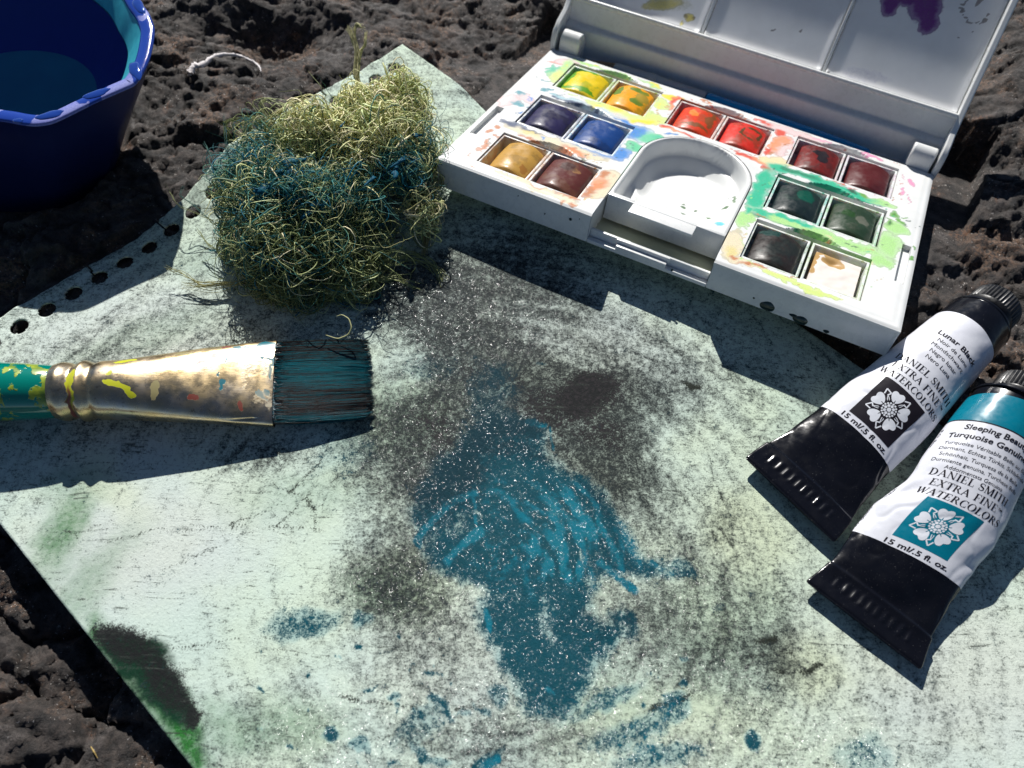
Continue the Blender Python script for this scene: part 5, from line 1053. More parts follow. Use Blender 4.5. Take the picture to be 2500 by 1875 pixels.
# ------------------------------------------------------------------ the flat wash brush
def build_brush():
    e = empty('flat_paintbrush', loc=(-9.0, -0.3, 0)); tag(e, 'flat paintbrush with gold ferrule, green handle and wet blue-green bristles', 'paintbrush')
    org = np.array([-9.0, -0.3, 0])
    # axis as stations: world x, y, z, half width, half thickness
    st = np.array([(-12.029, -1.073, 0.800, 0.74, 0.74), (-10.390, -0.936, 0.760, .82, .70), (-8.513, -0.672, 0.640, 1.08, .52), (-7.255, -0.492, 0.500, 1.24, .37), (-6.472, -0.411, 0.420, 1.32, .29)])
    def surf(t, th, st=st):
        k = np.linspace(0, 1, len(st)); v = [np.interp(t, k, st[:, i]) for i in range(5)]
        d = np.array([st[-1, 0]-st[0, 0], st[-1, 1]-st[0, 1]]); d = d/np.linalg.norm(d); r = np.array([-d[1], d[0]])
        # superellipse grows flatter towards the tip
        p = 1-0.30*t; c, s_ = np.cos(th), np.sin(th)
        w = v[3]*np.sign(c)*np.abs(c)**p; h = v[4]*np.sign(s_)*np.abs(s_)**p
        return np.stack([v[0]+r[0]*w, v[1]+r[1]*w, v[2]+h], -1)
    nt_, nth = 170, 150
    t = np.linspace(0, 1, nt_); th = np.linspace(0, 2*pi, nth, endpoint=False); TT, TH = np.meshgrid(t, th, indexing='ij')
    sc = np.ones_like(TT)
    V = surf(TT.ravel(), TH.ravel())
    # rolled grooves by the handle, a crease and a slight bulge
    tt = TT.ravel(); g = 0.045*np.exp(-((tt-.028)/.022)**2)-0.05*np.exp(-((tt-.075)/.016)**2)+0.05*np.exp(-((tt-.11)/.018)**2)-0.04*np.exp(-((tt-.15)/.016)**2)
    g = g-0.05*np.exp(-((tt-.80-.10*np.sin(TH.ravel()*0))/.09)**2-((TH.ravel()-5.2)/.10)**2*0-((np.angle(np.exp(1j*(TH.ravel()-2.75+0.9*(tt-.8))))/.07)**2))
    k = np.linspace(0, 1, len(st)); cz = np.stack([np.interp(tt, k, st[:, i]) for i in range(3)], -1)
    n = V-cz; n = n/np.linalg.norm(n, axis=1, keepdims=True); V = V+n*(g+0.006*fbm(tt*9, TH.ravel()*1.2, 2, 5))[:, None]
    F = np.stack([np.array([i*nth+j, (i+1)*nth+j, (i+1)*nth+(j+1) % nth, i*nth+(j+1) % nth]) for i in range(nt_-1) for j in range(nth)])
    def gold(n, b0): return n.mix(n.rng(n.noise(2.2, 5, .7), .46, .62), b0, (0.60, 0.50, 0.42))
    nt2 = NT('ferrule_gold')
    col, al, _ = nt2.attr('stain'); nz = nt2.noise(7, 5, .65)
    a = nt2.math('ADD', al, nt2.math('MULTIPLY', nt2.math('SUBTRACT', nz, .5), .55)); cov = nt2.math('MULTIPLY', nt2.rng(a, .40, .55), nt2.rng(al, 0, .06))
    base = nt2.mix(nt2.rng(nt2.noise(1.2, 4, .6), .35, .75), (0.76, 0.57, 0.31), (0.66, 0.58, 0.47)); base = nt2.mix(nt2.math('MULTIPLY', nt2.rng(nt2.noise(6, 5, .7), .58, .68), .6), base, (0.22, 0.15, 0.09))
    c = nt2.mix(cov, base, col)
    scr = nt2.noise(9, 4, .7, vec=nt2.stretch((.35, 3, 3)))
    nt2.set(Base_Color=c, Metallic=nt2.rng(cov, 0, 1, 1.0, 0.0), Roughness=nt2.math('ADD', nt2.rng(nt2.noise(2, 4, .6), .35, .65, .22, .33), nt2.math('MULTIPLY', cov, .1)), Normal=nt2.bump(nt2.math('ADD', nt2.math('MULTIPLY', scr, .5), nt2.math('ADD', nt2.math('MULTIPLY', nt2.noise(5, 3), .3), nt2.math('MULTIPLY', cov, .6))), .12, .03))
    o = mesh_obj('ferrule', V-org, F, nt2.m, e, smooth=True)
    xs, ys = V[:, 0], V[:, 1]; up = V[:, 2] > cz[:, 2]-.15
    D = lambda q, rx, ry, a=0: (q[0], q[1], rx, ry, a)
    items = [((0.50, 0.52, 0.02), 1, [D((-10.369, -1.080), .26, .09, -5), D((-10.081, -1.166), .24, .09, -30), D((-9.879, -1.339), .14, .10, 0), D((-10.272, -0.346), .35, .07, 12), D((-11.416, -1.078), .14, .35, 0), D((-11.399, -1.435), .12, .25, 0), D((-10.480, -0.774), .07, .09, 0)]),
             ((0.0, 0.13, 0.17), 1, [D((-7.348, 0.454), .35, .10, 0), D((-6.834, 0.596), .28, .20, 0), D((-7.493, 0.318), .12, .08, 0), D((-6.706, 0.169), .30, .05, -5), D((-7.762, -0.040), .05, .10, 0), D((-7.860, -0.512), .06, .08, 0), D((-7.701, -0.707), .10, .11, 30), D((-7.709, -0.893), .05, .09, 0), D((-6.589, -0.865), .1, .08, 0), D((-6.548, -0.108), .05, .4, 0), D((-6.677, -0.992), .25, .04, -30)]),
             ((0.50, 0.45, 0.33), .46, [D((-6.908, -0.212), .5, .28, 10), D((-7.195, -0.475), .12, .6, 0), D((-6.667, -1.053), .35, .22, 0), D((-6.419, -1.229), .12, .3, 0)]),
             ((0.20, 0.05, 0.035), 1, [D((-8.130, 0.080), .26, .10, 35), D((-8.316, -0.184), .18, .07, 40), D((-7.893, 0.431), .14, .06, 15), D((-8.387, -1.264), .10, .10, 30), D((-8.277, -1.272), .05, .08, 0), D((-7.196, -1.305), .08, .14, 10), D((-11.442, -1.578), .08, .35, 0)]),
             ((0.30, 0.26, 0.12), .8, [D((-9.308, -1.156), .10, .3, 0), D((-8.855, 0.071), .3, .05, 15)])]
    s = stain_field(xs, ys, items, 8, 0.10); s[:, 3] *= up; point_color(o, 'stain', s)
    cl = MB()
    # inner rim at the flat end
    # handle
    h0 = st[0]; far = np.array([-15.486, -1.269, 1.000]); d = far-h0[:3]; L = np.linalg.norm(d); ax = d/L
    b = MB(); b.lathe([(-0.15, .60), (0.02, .69), (.4, .73), (1.5, .78), (3.0, .74), (L, .55), (L+3, .38), (L+4.0, .2)], Vector(h0[:3]-org), Vector(ax), 72)
    hm = NT('green_handle_lacquer'); nz = hm.noise(1.5, 4, .6); m = hm.rng(nz, .52, .545)
    lime = hm.mix(hm.rng(hm.noise(4, 4, .6), .4, .6), (0.16, 0.26, 0.03), (0.34, 0.42, 0.03))
    hm.set(Base_Color=hm.mix(m, hm.mix(hm.noise(60, 2), (0.0, 0.15, 0.12), (0.0, 0.22, 0.17)), lime), Roughness=hm.rng(m, 0, 1, .12, .3), Normal=hm.bump(m, .35, .03), Coat_Weight=0.6, Coat_Roughness=0.05)
    b.build('handle', hm.m, e, smooth=True)
    # bristles: a wet wedge and single hairs over it
    p0 = st[-1][:3]; p1 = np.array([-3.912, -0.049, 0.220]); d = p1-p0; d2 = d[:2]/np.linalg.norm(d[:2]); r2 = np.array([-d2[1], d2[0]])
    nx, ny = 40, 60; S, A = np.meshgrid(np.linspace(0, 1, nx), np.linspace(0, 2*pi, ny, endpoint=False), indexing='ij'); S = S.ravel(); A = A.ravel()
    hw = 1.25+0.04*np.sin(S*2.6)-0.09*S*S; ht = .24*(1-S)+.10*S; cA = np.sign(np.cos(A))*np.abs(np.cos(A))**.7; sA = np.sign(np.sin(A))*np.abs(np.sin(A))**.7
    V = np.stack([p0[0]+d[0]*S*.955+r2[0]*hw*cA-d2[0]*.06, p0[1]+d[1]*S*.955+r2[1]*hw*cA, p0[2]+d[2]*S+ht*sA], -1)
    F = np.stack([np.array([i*ny+j, (i+1)*ny+j, (i+1)*ny+(j+1) % ny, i*ny+(j+1) % ny]) for i in range(nx-1) for j in range(ny)]).tolist(); F.append([(nx-1)*ny+j for j in range(ny)][::-1])
    bm_ = NT('wet_bristle'); sv = bm_.stretch((0.35, 6.0, 2.0)); st1 = bm_.noise(3.0, 5, .65, vec=sv); st2 = bm_.noise(8, 4, .6, vec=sv); bl = bm_.noise(.9, 4, .6, vec=bm_.stretch((.6, 1.6, 1)))
    c = bm_.mix(bm_.rng(st1, .35, .65), (0.010, 0.010, 0.010), (0.035, 0.024, 0.018)); c = bm_.mix(bm_.math('MULTIPLY', bm_.rng(bl, .40, .60), bm_.rng(st2, .38, .56)), c, (0.0, 0.10, 0.15))
    bm_.set(Base_Color=c, Roughness=bm_.rng(st2, .3, .7, .22, .42), Normal=bm_.bump(bm_.math('ADD', st1, st2), .8, .03), Specular_IOR_Level=.7)
    mesh_obj('bristle_body', V-org, F, bm_.m, e, smooth=True)
    rs = np.random.RandomState(5); VV = []; FF = []; cols = []
    for i in range(1700):
        a = rs.uniform(-1, 1); clump = perlin(np.array([a*7.0]), np.array([.5]), 12)[0]; top = rs.rand() < .85; hgt = (1 if top else -1)*(1-abs(a)**4*.6); sw = rs.normal(0, .02); L0 = rs.uniform(.0, .25); L1 = min(rs.uniform(.88, 1.0)+.035*clump, 1.03)+(0.03 if rs.rand() < .02 else 0); rad = rs.uniform(.007, .013); bow = rs.normal(0, .012)
        base = len(VV); ns = 7
        tint = rs.rand(); loc = 0.50+0.28*math.sin(a*5+1.0)+.25*clump+rs.normal(0, .30)
        cc = (0.0, 0.10, 0.13) if loc > .60 else ((0.022, 0.015, 0.012) if tint > .6 else (0.010, 0.010, 0.011))
        for q in range(ns):
            s_ = L0+(L1-L0)*q/(ns-1); w = (1.25+.05*math.sin(s_*2.6)-.07*s_*s_)*a*1.0+sw*s_+.02*math.sin(clump*9)*s_+bow*math.sin(s_*6); hz = (.245*(1-s_)+.105*s_+.02*clump*s_)*hgt+rs.normal(0, .003)+(.05*s_**3 if i % 97 == 0 else 0); r = rad*(1-.5*(q/(ns-1))**3)
            c3 = np.array([p0[0]+d[0]*s_+r2[0]*w, p0[1]+d[1]*s_+r2[1]*w, p0[2]+d[2]*s_+hz])
            for dy, dz in ((0, 1), (.87, -.5), (-.87, -.5)): VV.append(c3+np.array([r2[0]*dy*r, r2[1]*dy*r, dz*r])); cols.append((*cc, 1))
        for q in range(ns-1):
            for j in range(3): FF.append((base+q*3+j, base+q*3+(j+1) % 3, base+q*3+3+(j+1) % 3, base+q*3+3+j))
    hm = NT('single_hairs'); col, _, _ = hm.attr('hue'); hm.set(Base_Color=col, Roughness=.26, Specular_IOR_Level=.35)
    o = mesh_obj('bristle_hairs', np.array(VV)-org, np.array(FF), hm.m, e, smooth=True); point_color(o, 'hue', np.array(cols)); tag(o, kind='stuff')
build_brush()

# ------------------------------------------------------------------ blue bowl of rinsing water
def build_bowl():
    C = np.array([-16.9, 10.1]); H = 3.0
    rim = [(-12.107, 11.748),(-11.734, 11.260),(-11.454, 10.721),(-11.310, 10.261),(-11.199, 9.249),(-11.245, 8.561),(-11.371, 8.074),(-11.616, 7.844),(-12.324, 7.296),(-13.224, 6.495),(-13.576, 6.337),(-13.901, 6.292),(-14.363, 6.352),(-14.836, 6.445),
           (-17.25,6.70),(-18.65,6.90),(-19.85,7.60),(-21.25,9.00),(-21.85,10.00),(-21.85,11.20),(-21.15,12.80),(-20.25,13.70),(-18.55,14.40),(-17.05,14.60),(-15.25,14.40),(-14.25,14.10),(-12.85,12.90)]
    P = [np.array(p) for p in rim]; n = len(P); out = []
    for i in range(n):
        a, b_, c, d = P[i-1], P[i], P[(i+1) % n], P[(i+2) % n]
        for k in range(8):
            t = k/8; out.append(0.5*((2*b_)+(-a+c)*t+(2*a-5*b_+4*c-d)*t*t+(-a+3*b_-3*c+d)*t**3))
    out = np.array(out); 
    for _ in range(7): out = (np.roll(out, 1, 0)+2*out+np.roll(out, -1, 0))/4
    N = len(out); T = np.roll(out, -1, 0)-np.roll(out, 1, 0); T = T/np.linalg.norm(T, axis=1, keepdims=True); Nn = np.stack([-T[:, 1], T[:, 0]], -1)
    if ((out-C)*Nn).sum() < 0: Nn = -Nn
    e = empty('water_bowl', loc=(C[0], C[1], -1.38)); tag(e, 'blue plastic bowl of rinsing water with turquoise inside and a wet scuffed rim', 'bowl')
    org = np.array([C[0], C[1], -1.38])
    circ = lambda rx, ry: np.stack([C[0]+rx*np.cos(np.arctan2(out[:, 1]-C[1], out[:, 0]-C[0])), C[1]+ry*np.sin(np.arctan2(out[:, 1]-C[1], out[:, 0]-C[0]))], -1)
    def lay(s, z, inset=0.0, rnd=0.0, k=0.0): 
        p = (out-Nn*inset); p = C+(p-C)*s; p = p*(1-rnd)+circ(5.2*s, 4.2*s)*rnd+np.array([-0.3, -1.15])*k
        return np.column_stack([p, np.full(N, z)])
    def loft(L, name, m, closed_end=False):
        V = np.concatenate(L); F = []
        for i in range(len(L)-1):
            for j in range(N): F.append((i*N+j, i*N+(j+1) % N, (i+1)*N+(j+1) % N, (i+1)*N+j))
        if closed_end: F.append([(len(L)-1)*N+j for j in range(N)])
        return mesh_obj(name, V-org, F, m, e, smooth=True)
    nb = NT('blue_plastic'); mat_blue = nb.set(Base_Color=nb.mix(nb.noise(1.2, 3), (0.003, 0.009, 0.065), (0.004, 0.011, 0.075)), Roughness=.38, Normal=nb.bump(nb.noise(14, 3), .1, .02))
    loft([lay(.60, -1.38, 0, .5, 1), lay(.645, -0.9, 0, .4, .92), lay(.745, 0.2, 0, .3, .66), lay(.85, 1.3, 0, .2, .38), lay(.945, 2.3, 0, .06, .13), lay(.985, 2.8, .02), lay(.998, 2.93, .0)], 'outer_wall', mat_blue)
    nr = NT('scuffed_rim'); nz = nr.noise(.85, 3, .5); f = nr.rng(nz, .44, .46); sc = nr.noise(18, 4, .7)
    c = nr.mix(nr.rng(sc, .35, .65), (0.10, 0.125, 0.44), (0.17, 0.20, 0.52)); c = nr.mix(f, c, (0.018, 0.055, 0.33))
    nr.set(Base_Color=c, Roughness=nr.rng(f, 0, 1, .6, .12), Normal=nr.bump(nr.math('ADD', sc, f), .2, .02))
    loft([lay(.998, 2.93), lay(1, 2.985, .02), lay(1, 3.01, .08), lay(1, 3.0, .36), lay(1, 2.96, .43), lay(1, 2.88, .45)], 'rim', nr.m)
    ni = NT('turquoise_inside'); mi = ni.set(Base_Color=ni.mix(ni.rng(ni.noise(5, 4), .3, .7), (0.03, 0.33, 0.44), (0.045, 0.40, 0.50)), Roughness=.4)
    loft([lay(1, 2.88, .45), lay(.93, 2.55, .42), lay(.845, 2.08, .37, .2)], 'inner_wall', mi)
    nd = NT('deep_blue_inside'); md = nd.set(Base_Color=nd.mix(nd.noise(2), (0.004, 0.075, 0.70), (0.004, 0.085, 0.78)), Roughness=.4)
    loft([lay(.845, 2.081, .37, .2), lay(.66, 1.2, .37, .5), lay(.52, 0.45, .3, .9)], 'lower_wall', md)  # lower inside wall, a deeper blue than the wall above it
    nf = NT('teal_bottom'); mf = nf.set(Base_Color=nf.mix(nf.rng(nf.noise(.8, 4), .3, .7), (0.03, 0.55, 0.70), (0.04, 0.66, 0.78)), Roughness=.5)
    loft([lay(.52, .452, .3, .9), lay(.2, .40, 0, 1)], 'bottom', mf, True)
    # water: tinted see-through with mirror reflections
    m = bpy.data.materials.new('rinsing_water'); m.use_nodes = True; t = m.node_tree; t.nodes.clear()
    ou = t.nodes.new('ShaderNodeOutputMaterial'); mx = t.nodes.new('ShaderNodeMixShader'); tr = t.nodes.new('ShaderNodeBsdfTransparent'); gl = t.nodes.new('ShaderNodeBsdfGlossy'); fr = t.nodes.new('ShaderNodeFresnel')
    tr.inputs[0].default_value = (0.62, 0.74, 0.80, 1); gl.inputs['Roughness'].default_value = 0.02; gl.inputs[0].default_value = (0.35, 0.5, 0.7, 1); fr.inputs[0].default_value = 1.33
    bp = t.nodes.new('ShaderNodeBump'); nz = t.nodes.new('ShaderNodeTexNoise'); nz.inputs['Scale'].default_value = 60; bp.inputs['Distance'].default_value = .0002; bp.inputs['Strength'].default_value = .2
    t.links.new(nz.outputs[0], bp.inputs['Height']); t.links.new(bp.outputs[0], gl.inputs['Normal'])
    t.links.new(fr.outputs[0], mx.inputs[0]); t.links.new(tr.outputs[0], mx.inputs[1]); t.links.new(gl.outputs[0], mx.inputs[2]); t.links.new(mx.outputs[0], ou.inputs[0])
    wl = lay(.857, 2.12, .37, .17); V = np.concatenate([wl, [[C[0], C[1], 2.12]]]); F = [(j, (j+1) % N, N) for j in range(N)]
    a_ = wl[1, :2]-C; b_ = wl[2, :2]-C
    if a_[0]*b_[1]-a_[1]*b_[0] < 0: F = [f[::-1] for f in F]
    o = mesh_obj('water', V-org, F, m, None, smooth=True); o.location = Vector(org)*CM
    tag(o, 'still rinsing water filling the blue bowl', 'water')
    nw = NT('wet_bead'); mw = nw.set(Base_Color=(0.012, 0.05, 0.30), Roughness=.03, Specular_IOR_Level=.8, Coat_Weight=1.0, Coat_Roughness=.01)
    for (px, py, rx, ry, a) in (((-11.479, 8.673), .30, .13, -75), ((-11.500, 8.206), .34, .14, -35), ((-12.379, 7.593), .36, .14, 27), ((-13.477, 6.677), .36, .14, 20), ((-12.030, 11.479), .42, .12, -62), ((-14.585, 6.391), .2, .1, 0)) if False else [(*p, rx, ry, a) for p, rx, ry, a in (((-11.487, 8.603), .42, .17, -62), ((-12.379, 7.593), .40, .16, 30), ((-13.481, 6.693), .40, .16, 22), ((-12.081, 11.476), .46, .15, -58), ((-14.307, 6.435), .16, .10, 0))]:
        V = []; F = []; n = 26; a = math.radians(a); K = 6
        for q in range(K):
            f = math.cos(q/(K-1)*pi/2); h = math.sin(q/(K-1)*pi/2)*.045
            for i in range(n):
                th = 2*pi*i/n; w = 1+.08*math.sin(3*th+px)+.05*math.sin(5*th+py); u = rx*f*w*math.cos(th); v = ry*f*w*math.sin(th)
                V.append((px+u*math.cos(a)-v*math.sin(a), py+u*math.sin(a)+v*math.cos(a), 3.0+h))
        for q in range(K-1):
            for i in range(n): F.append((q*n+i, q*n+(i+1) % n, (q+1)*n+(i+1) % n, (q+1)*n+i))
        mesh_obj('water_bead', np.array(V)-org, F, mw, e, smooth=True)
build_bowl()

# ------------------------------------------------------------------ beard lichen
def tubes_from_paths(P, Rad):
    """P (N,S,3) paths, Rad (N,S) radii -> three-sided tubes"""
    N, S, _ = P.shape
    T = np.gradient(P, axis=1); T = T/np.maximum(np.linalg.norm(T, axis=2, keepdims=True), 1e-9)
    ref = np.tile(np.array([0.3, 0.2, 0.93]), (N, S, 1)); A = np.cross(T, ref); A = A/np.maximum(np.linalg.norm(A, axis=2, keepdims=True), 1e-6); B = np.cross(T, A)
    V = np.stack([P+Rad[..., None]*(A*math.cos(a)+B*math.sin(a)) for a in (0, 2*pi/3, 4*pi/3)], 2)     # N,S,3,3
    idx = np.arange(N*S*3).reshape(N, S, 3); j = [1, 2, 0]
    F = np.stack([idx[:, :-1, :], idx[:, :-1][:, :, j], idx[:, 1:][:, :, j], idx[:, 1:, :]], -1).reshape(-1, 4)
    return V.reshape(-1, 3), F
LOBES = [  # centre, radii, strands, hue (0 straw, 1 olive, 2 mixed, 3 blue-green)
 ((-6.518, 4.056, 0.600), (1.75, 1.25, .8), 900, 1), ((-6.945, 2.996, 0.400), (.8, .5, .45), 150, 1), ((-6.762, 5.185, 1.100), (1.7, 1.2, .9), 850, 2), ((-7.995, 6.087, 1.200), (.7, .75, .7), 300, 3), ((-6.216, 5.235, 1.700), (1.5, .55, .4), 300, 3), ((-6.848, 3.727, 1.300), (1.5, .7, .35), 200, 2),
 ((-4.293, 7.638, 1.300), (1.25, 1.25, .75), 800, 0), ((-3.988, 9.145, 1.300), (.75, .75, .55), 380, 0), ((-6.059, 7.797, 1.500), (1.1, .55, .5), 420, 0), ((-7.884, 7.974, 0.900), (.8, .7, .6), 130, 2), ((-3.002, 7.202, 1.100), (.55, 1.0, .7), 160, 2), ((-5.058, 8.905, 1.400), (.45, .5, .4), 160, 0),
 ((-4.993, 3.848, 0.450), (1.1, .8, .45), 260, 1), ((-5.877, 3.108, 0.400), (1.6, .55, .4), 300, 1), ((-5.215, 5.408, 1.000), (.9, .9, .7), 260, 2), ((-2.835, 5.434, 0.700), (.3, .8, .5), 60, 0), ((-3.585, 6.392, 1.500), (.5, .45, .35), 120, 3), ((-8.321, 4.760, 0.500), (.45, 1.1, .45), 160, 2)]
def walk(N, S, start, cen, rad, step, rs, curl=1.0, pull=0.9, d0=None):
    d = rs.normal(size=(N, 3)) if d0 is None else d0+rs.normal(size=(N, 3))*.35; d = d/np.linalg.norm(d, axis=1, keepdims=True)
    ax = rs.normal(size=(N, 3)); ax = ax/np.linalg.norm(ax, axis=1, keepdims=True); k = rs.gamma(1.6, .15, N)*curl
    p = start.copy(); out = [p.copy()]
    st = step*rs.uniform(.7, 1.3, (N, 1))
    for i in range(S-1):
        d = d+np.cross(ax, d)*k[:, None]+rs.normal(size=(N, 3))*.07; ax = ax+rs.normal(size=(N, 3))*.12
        q = (p-cen)/rad; q = q*(1.12+.22*np.sin(p[:, :1]*3.1+p[:, 1:2]*2.3)); r = np.linalg.norm(q, axis=1, keepdims=True)
        d = d-np.where(r > 1.0, pull*(q/np.maximum(r, .1))*(r-1.0), 0)
        d = d/np.linalg.norm(d, axis=1, keepdims=True); p = p+d*st
        p[:, 2] = np.maximum(p[:, 2], .10+.05*rs.rand(N)-.25*(p[:, 1] < 4.2)*0); out.append(p.copy())
    return np.stack(out, 1)
def hue_of(h, P, rs):
    N = P.shape[0]; u = rs.rand(N)
    straw = np.array([(0.80, 0.77, 0.38), (0.70, 0.72, 0.33), (0.82, 0.74, 0.46), (0.62, 0.70, 0.33)]); olive = np.array([(0.21, 0.25, 0.08), (0.32, 0.37, 0.14), (0.12, 0.16, 0.05), (0.46, 0.49, 0.22)]); teal = np.array([(0.015, 0.14, 0.16), (0.04, 0.19, 0.18), (0.08, 0.24, 0.19), (0.004, 0.13, 0.21), (0.095, 0.24, 0.16)])
    a = straw[rs.randint(0, 4, N)]; b = olive[rs.randint(0, 4, N)]; c = teal[rs.randint(0, 5, N)]
    w = {0: (.88, .10), 1: (.07, .78), 2: (.18, .38), 3: (.05, .12)}[h]
    col = np.where((u < w[0])[:, None], a, np.where((u < w[0]+w[1])[:, None], b, c)); return col
def build_lichen():
    rs = np.random.RandomState(21); G = {'straw': [[], []], 'dyed': [[], []]}; Ps = []; Cs = []; Rs = []
    S = 22
    for cen, rad, N, h in LOBES:
        N = int(N*1.0); rad = [rad[0]*.93, rad[1]*.95, rad[2]]; cen = np.array(cen); rad = np.array(rad)
        q = rs.normal(size=(N, 3)); q = q/np.linalg.norm(q, axis=1, keepdims=True)*rs.uniform(.25, 1.0, (N, 1))**.5; st = cen+q*rad; st[:, 2] = np.maximum(st[:, 2], .12)
        P = walk(N, S, st, cen, rad*1.05, .155, rs, 1.10 if h == 0 else 0.55, .6)
        c = hue_of(h, P, rs); r = (.006+rs.gamma(2.0, .0031, N))*(1.45 if h == 0 else 1.0)*(1+.5*(rs.rand(N) < .1))
        Ps.append(P); Cs.append(c); Rs.append(r)
    P = np.concatenate(Ps); c = np.concatenate(Cs); r = np.concatenate(Rs)
    # side twigs
    N2 = 2300; pick = rs.randint(0, len(P), N2); at = rs.randint(2, S-2, N2); s0 = P[pick, at]; d0 = rs.normal(size=(N2, 3)); tw = walk(N2, S, s0, s0, np.ones(3)*3, .035, rs, 1.2, 0, d0)
    P = np.concatenate([P, tw]); c = np.concatenate([c, c[pick]]); r = np.concatenate([r, r[pick]*.62])
    # stray loops outside the clump, the tuft on top, the trailing end at the right
    ex = []; ec = []; er = []
    def arcs(pts, n, spread, hue, r0=.016):
        p = [np.array(q) for q in pts]; 
        for i in range(n):
            o = rs.normal(size=(len(p), 3))*spread; o[0] *= .4
            q = np.array(p)+o; tt = np.linspace(0, len(p)-1, S); k = np.arange(len(p)); y = np.stack([np.interp(tt, k, q[:, a]) for a in range(3)], -1)
            for _ in range(2): y[1:-1] = (y[:-2]+2*y[1:-1]+y[2:])/4
            y = y+rs.normal(size=y.shape)*.006; ex.append(y); ec.append(np.array(hue)*rs.uniform(.8, 1.15)); er.append(r0*rs.uniform(.75, 1.25))
    ST, OL, TL = (0.47, 0.45, 0.19), (0.26, 0.29, 0.11), (0.05, 0.15, 0.13)
    arcs([(-8.003, 7.381, 1.060), (-7.813, 8.272, 1.390), (-7.200, 9.164, 1.580), (-6.568, 9.280, 1.580), (-6.180, 8.629, 1.450)], 9, .10, ST)
    arcs([(-7.426, 7.966, 1.190), (-8.386, 9.074, 1.450), (-8.063, 9.193, 1.520), (-7.233, 8.763, 1.450), (-6.792, 8.313, 1.390)], 6, .10, OL)
    arcs([(-7.426, 7.966, 1.190), (-8.430, 8.656, 1.250), (-9.217, 8.492, 1.120), (-9.342, 8.158, 0.920), (-9.043, 8.007, 0.730)], 7, .09, OL)
    arcs([(-8.331, 6.364, 1.060), (-9.137, 7.166, 1.060), (-9.341, 8.635, 1.320)], 2, .05, TL); arcs([(-8.771, 5.820, 0.920), (-9.459, 6.883, 0.990), (-9.882, 7.718, 0.990)], 3, .05, TL)
    arcs([(-8.734, 4.825, 0.400), (-9.790, 5.312, 0.530), (-10.412, 5.499, 0.660), (-10.868, 6.229, 0.790)], 2, .03, OL, .012); arcs([(-8.982, 4.816, 0.400), (-9.981, 5.626, 0.530), (-10.321, 5.765, 0.730), (-10.294, 6.202, 0.790)], 2, .03, TL, .012)
    arcs([(-8.425, 2.968, 0.260), (-9.263, 2.834, 0.200), (-9.807, 3.213, 0.260), (-10.380, 3.439, 0.330)], 5, .05, ST, .012); arcs([(-8.291, 3.665, 0.330), (-9.262, 4.238, 0.330), (-9.724, 4.788, 0.400)], 4, .06, OL, .012)
    for i in range(5): arcs([(-7.968, 3.027, 0.200), (-8.916, 2.867, 0.170), (-9.928, 3.005, 0.130)], 2, .10, ST, .012)
    arcs([(-5.033, 9.064, 1.250), (-5.165, 9.770, 1.520), (-5.314, 10.188, 1.720), (-5.256, 10.830, 1.980), (-5.445, 11.249, 2.180), (-5.594, 11.566, 2.310)], 60, .055, (0.52, 0.49, 0.26), .015)
    arcs([(-5.222, 10.192, 1.720), (-5.295, 10.828, 1.980), (-5.449, 11.368, 2.240), (-5.390, 11.720, 2.380), (-5.144, 11.536, 2.380)], 12, .04, ST, .015)
    arcs([(-5.226, 10.310, 1.780), (-5.201, 10.927, 1.980), (-5.055, 11.136, 2.050), (-5.074, 11.595, 2.180)], 12, .04, ST, .015)
    arcs([(-2.566, 6.580, 1.250), (-2.764, 6.378, 0.920), (-2.803, 5.790, 0.660), (-2.705, 5.051, 0.400), (-2.786, 4.269, 0.200)], 40, .06, (0.36, 0.32, 0.15), .014)
    arcs([(-4.218, 8.356, 1.450), (-3.280, 7.873, 1.450), (-2.625, 7.412, 1.250), (-2.389, 6.494, 0.990), (-2.621, 6.009, 0.790)], 16, .12, (0.30, 0.31, 0.13), .015)
    arcs([(-3.750, 5.324, 0.790), (-3.168, 5.716, 0.730), (-2.564, 5.961, 0.660)], 14, .08, ST, .014)
    arcs([(-4.379, 3.658, 0.330), (-3.210, 4.208, 0.260), (-2.582, 3.993, 0.170), (-2.047, 3.311, 0.100)], 12, .12, OL, .012); arcs([(-4.571, 3.108, 0.260), (-3.629, 3.332, 0.200), (-2.890, 3.133, 0.100)], 12, .14, OL, .012)
    for q in range(95):
        a = rs.uniform(0, 6.28); x0, y0 = -5.9+2.3*math.cos(a), 6.3+2.5*math.sin(a); L = rs.uniform(.5, 1.7); arcs([(x0, y0, rs.uniform(.4, 2)), (x0+.5*L*math.cos(a), y0+.5*L*math.sin(a), rs.uniform(.5, 2)), (x0+L*math.cos(a+.4), y0+L*math.sin(a+.4), rs.uniform(.3, 2.2))], 1, .1, [ST, OL, TL][q % 3], .012)
    P = np.concatenate([P, np.array(ex)]); c = np.concatenate([c, np.array(ec)]); r = np.concatenate([r, np.array(er)])
    taper = np.interp(np.arange(S), [0, 2, S-5, S-1], [.8, 1, .85, .35]); Rad = r[:, None]*taper[None]
    dyed = c[:, 0] < 0.105
    e = empty('lichen_clump', loc=(-6.2, 6.0, 0)); org = np.array([-6.2, 6.0, 0])
    tag(e, 'tangled clump of straw and olive beard lichen dyed blue-green in patches', 'lichen')
    n = NT('lichen_strand'); col, _, _ = n.attr('hue'); n.set(Base_Color=n.mix(n.math('MULTIPLY', n.rng(n.noise(9, 3), .3, .7), .18), col, n.mix(0.6, col, (0, 0, 0), 'MIX')), Roughness=.6, Subsurface_Weight=0.0)
    n2 = NT('dyed_strand'); col, _, _ = n2.attr('hue'); n2.set(Base_Color=col, Roughness=.6, Specular_IOR_Level=.25)
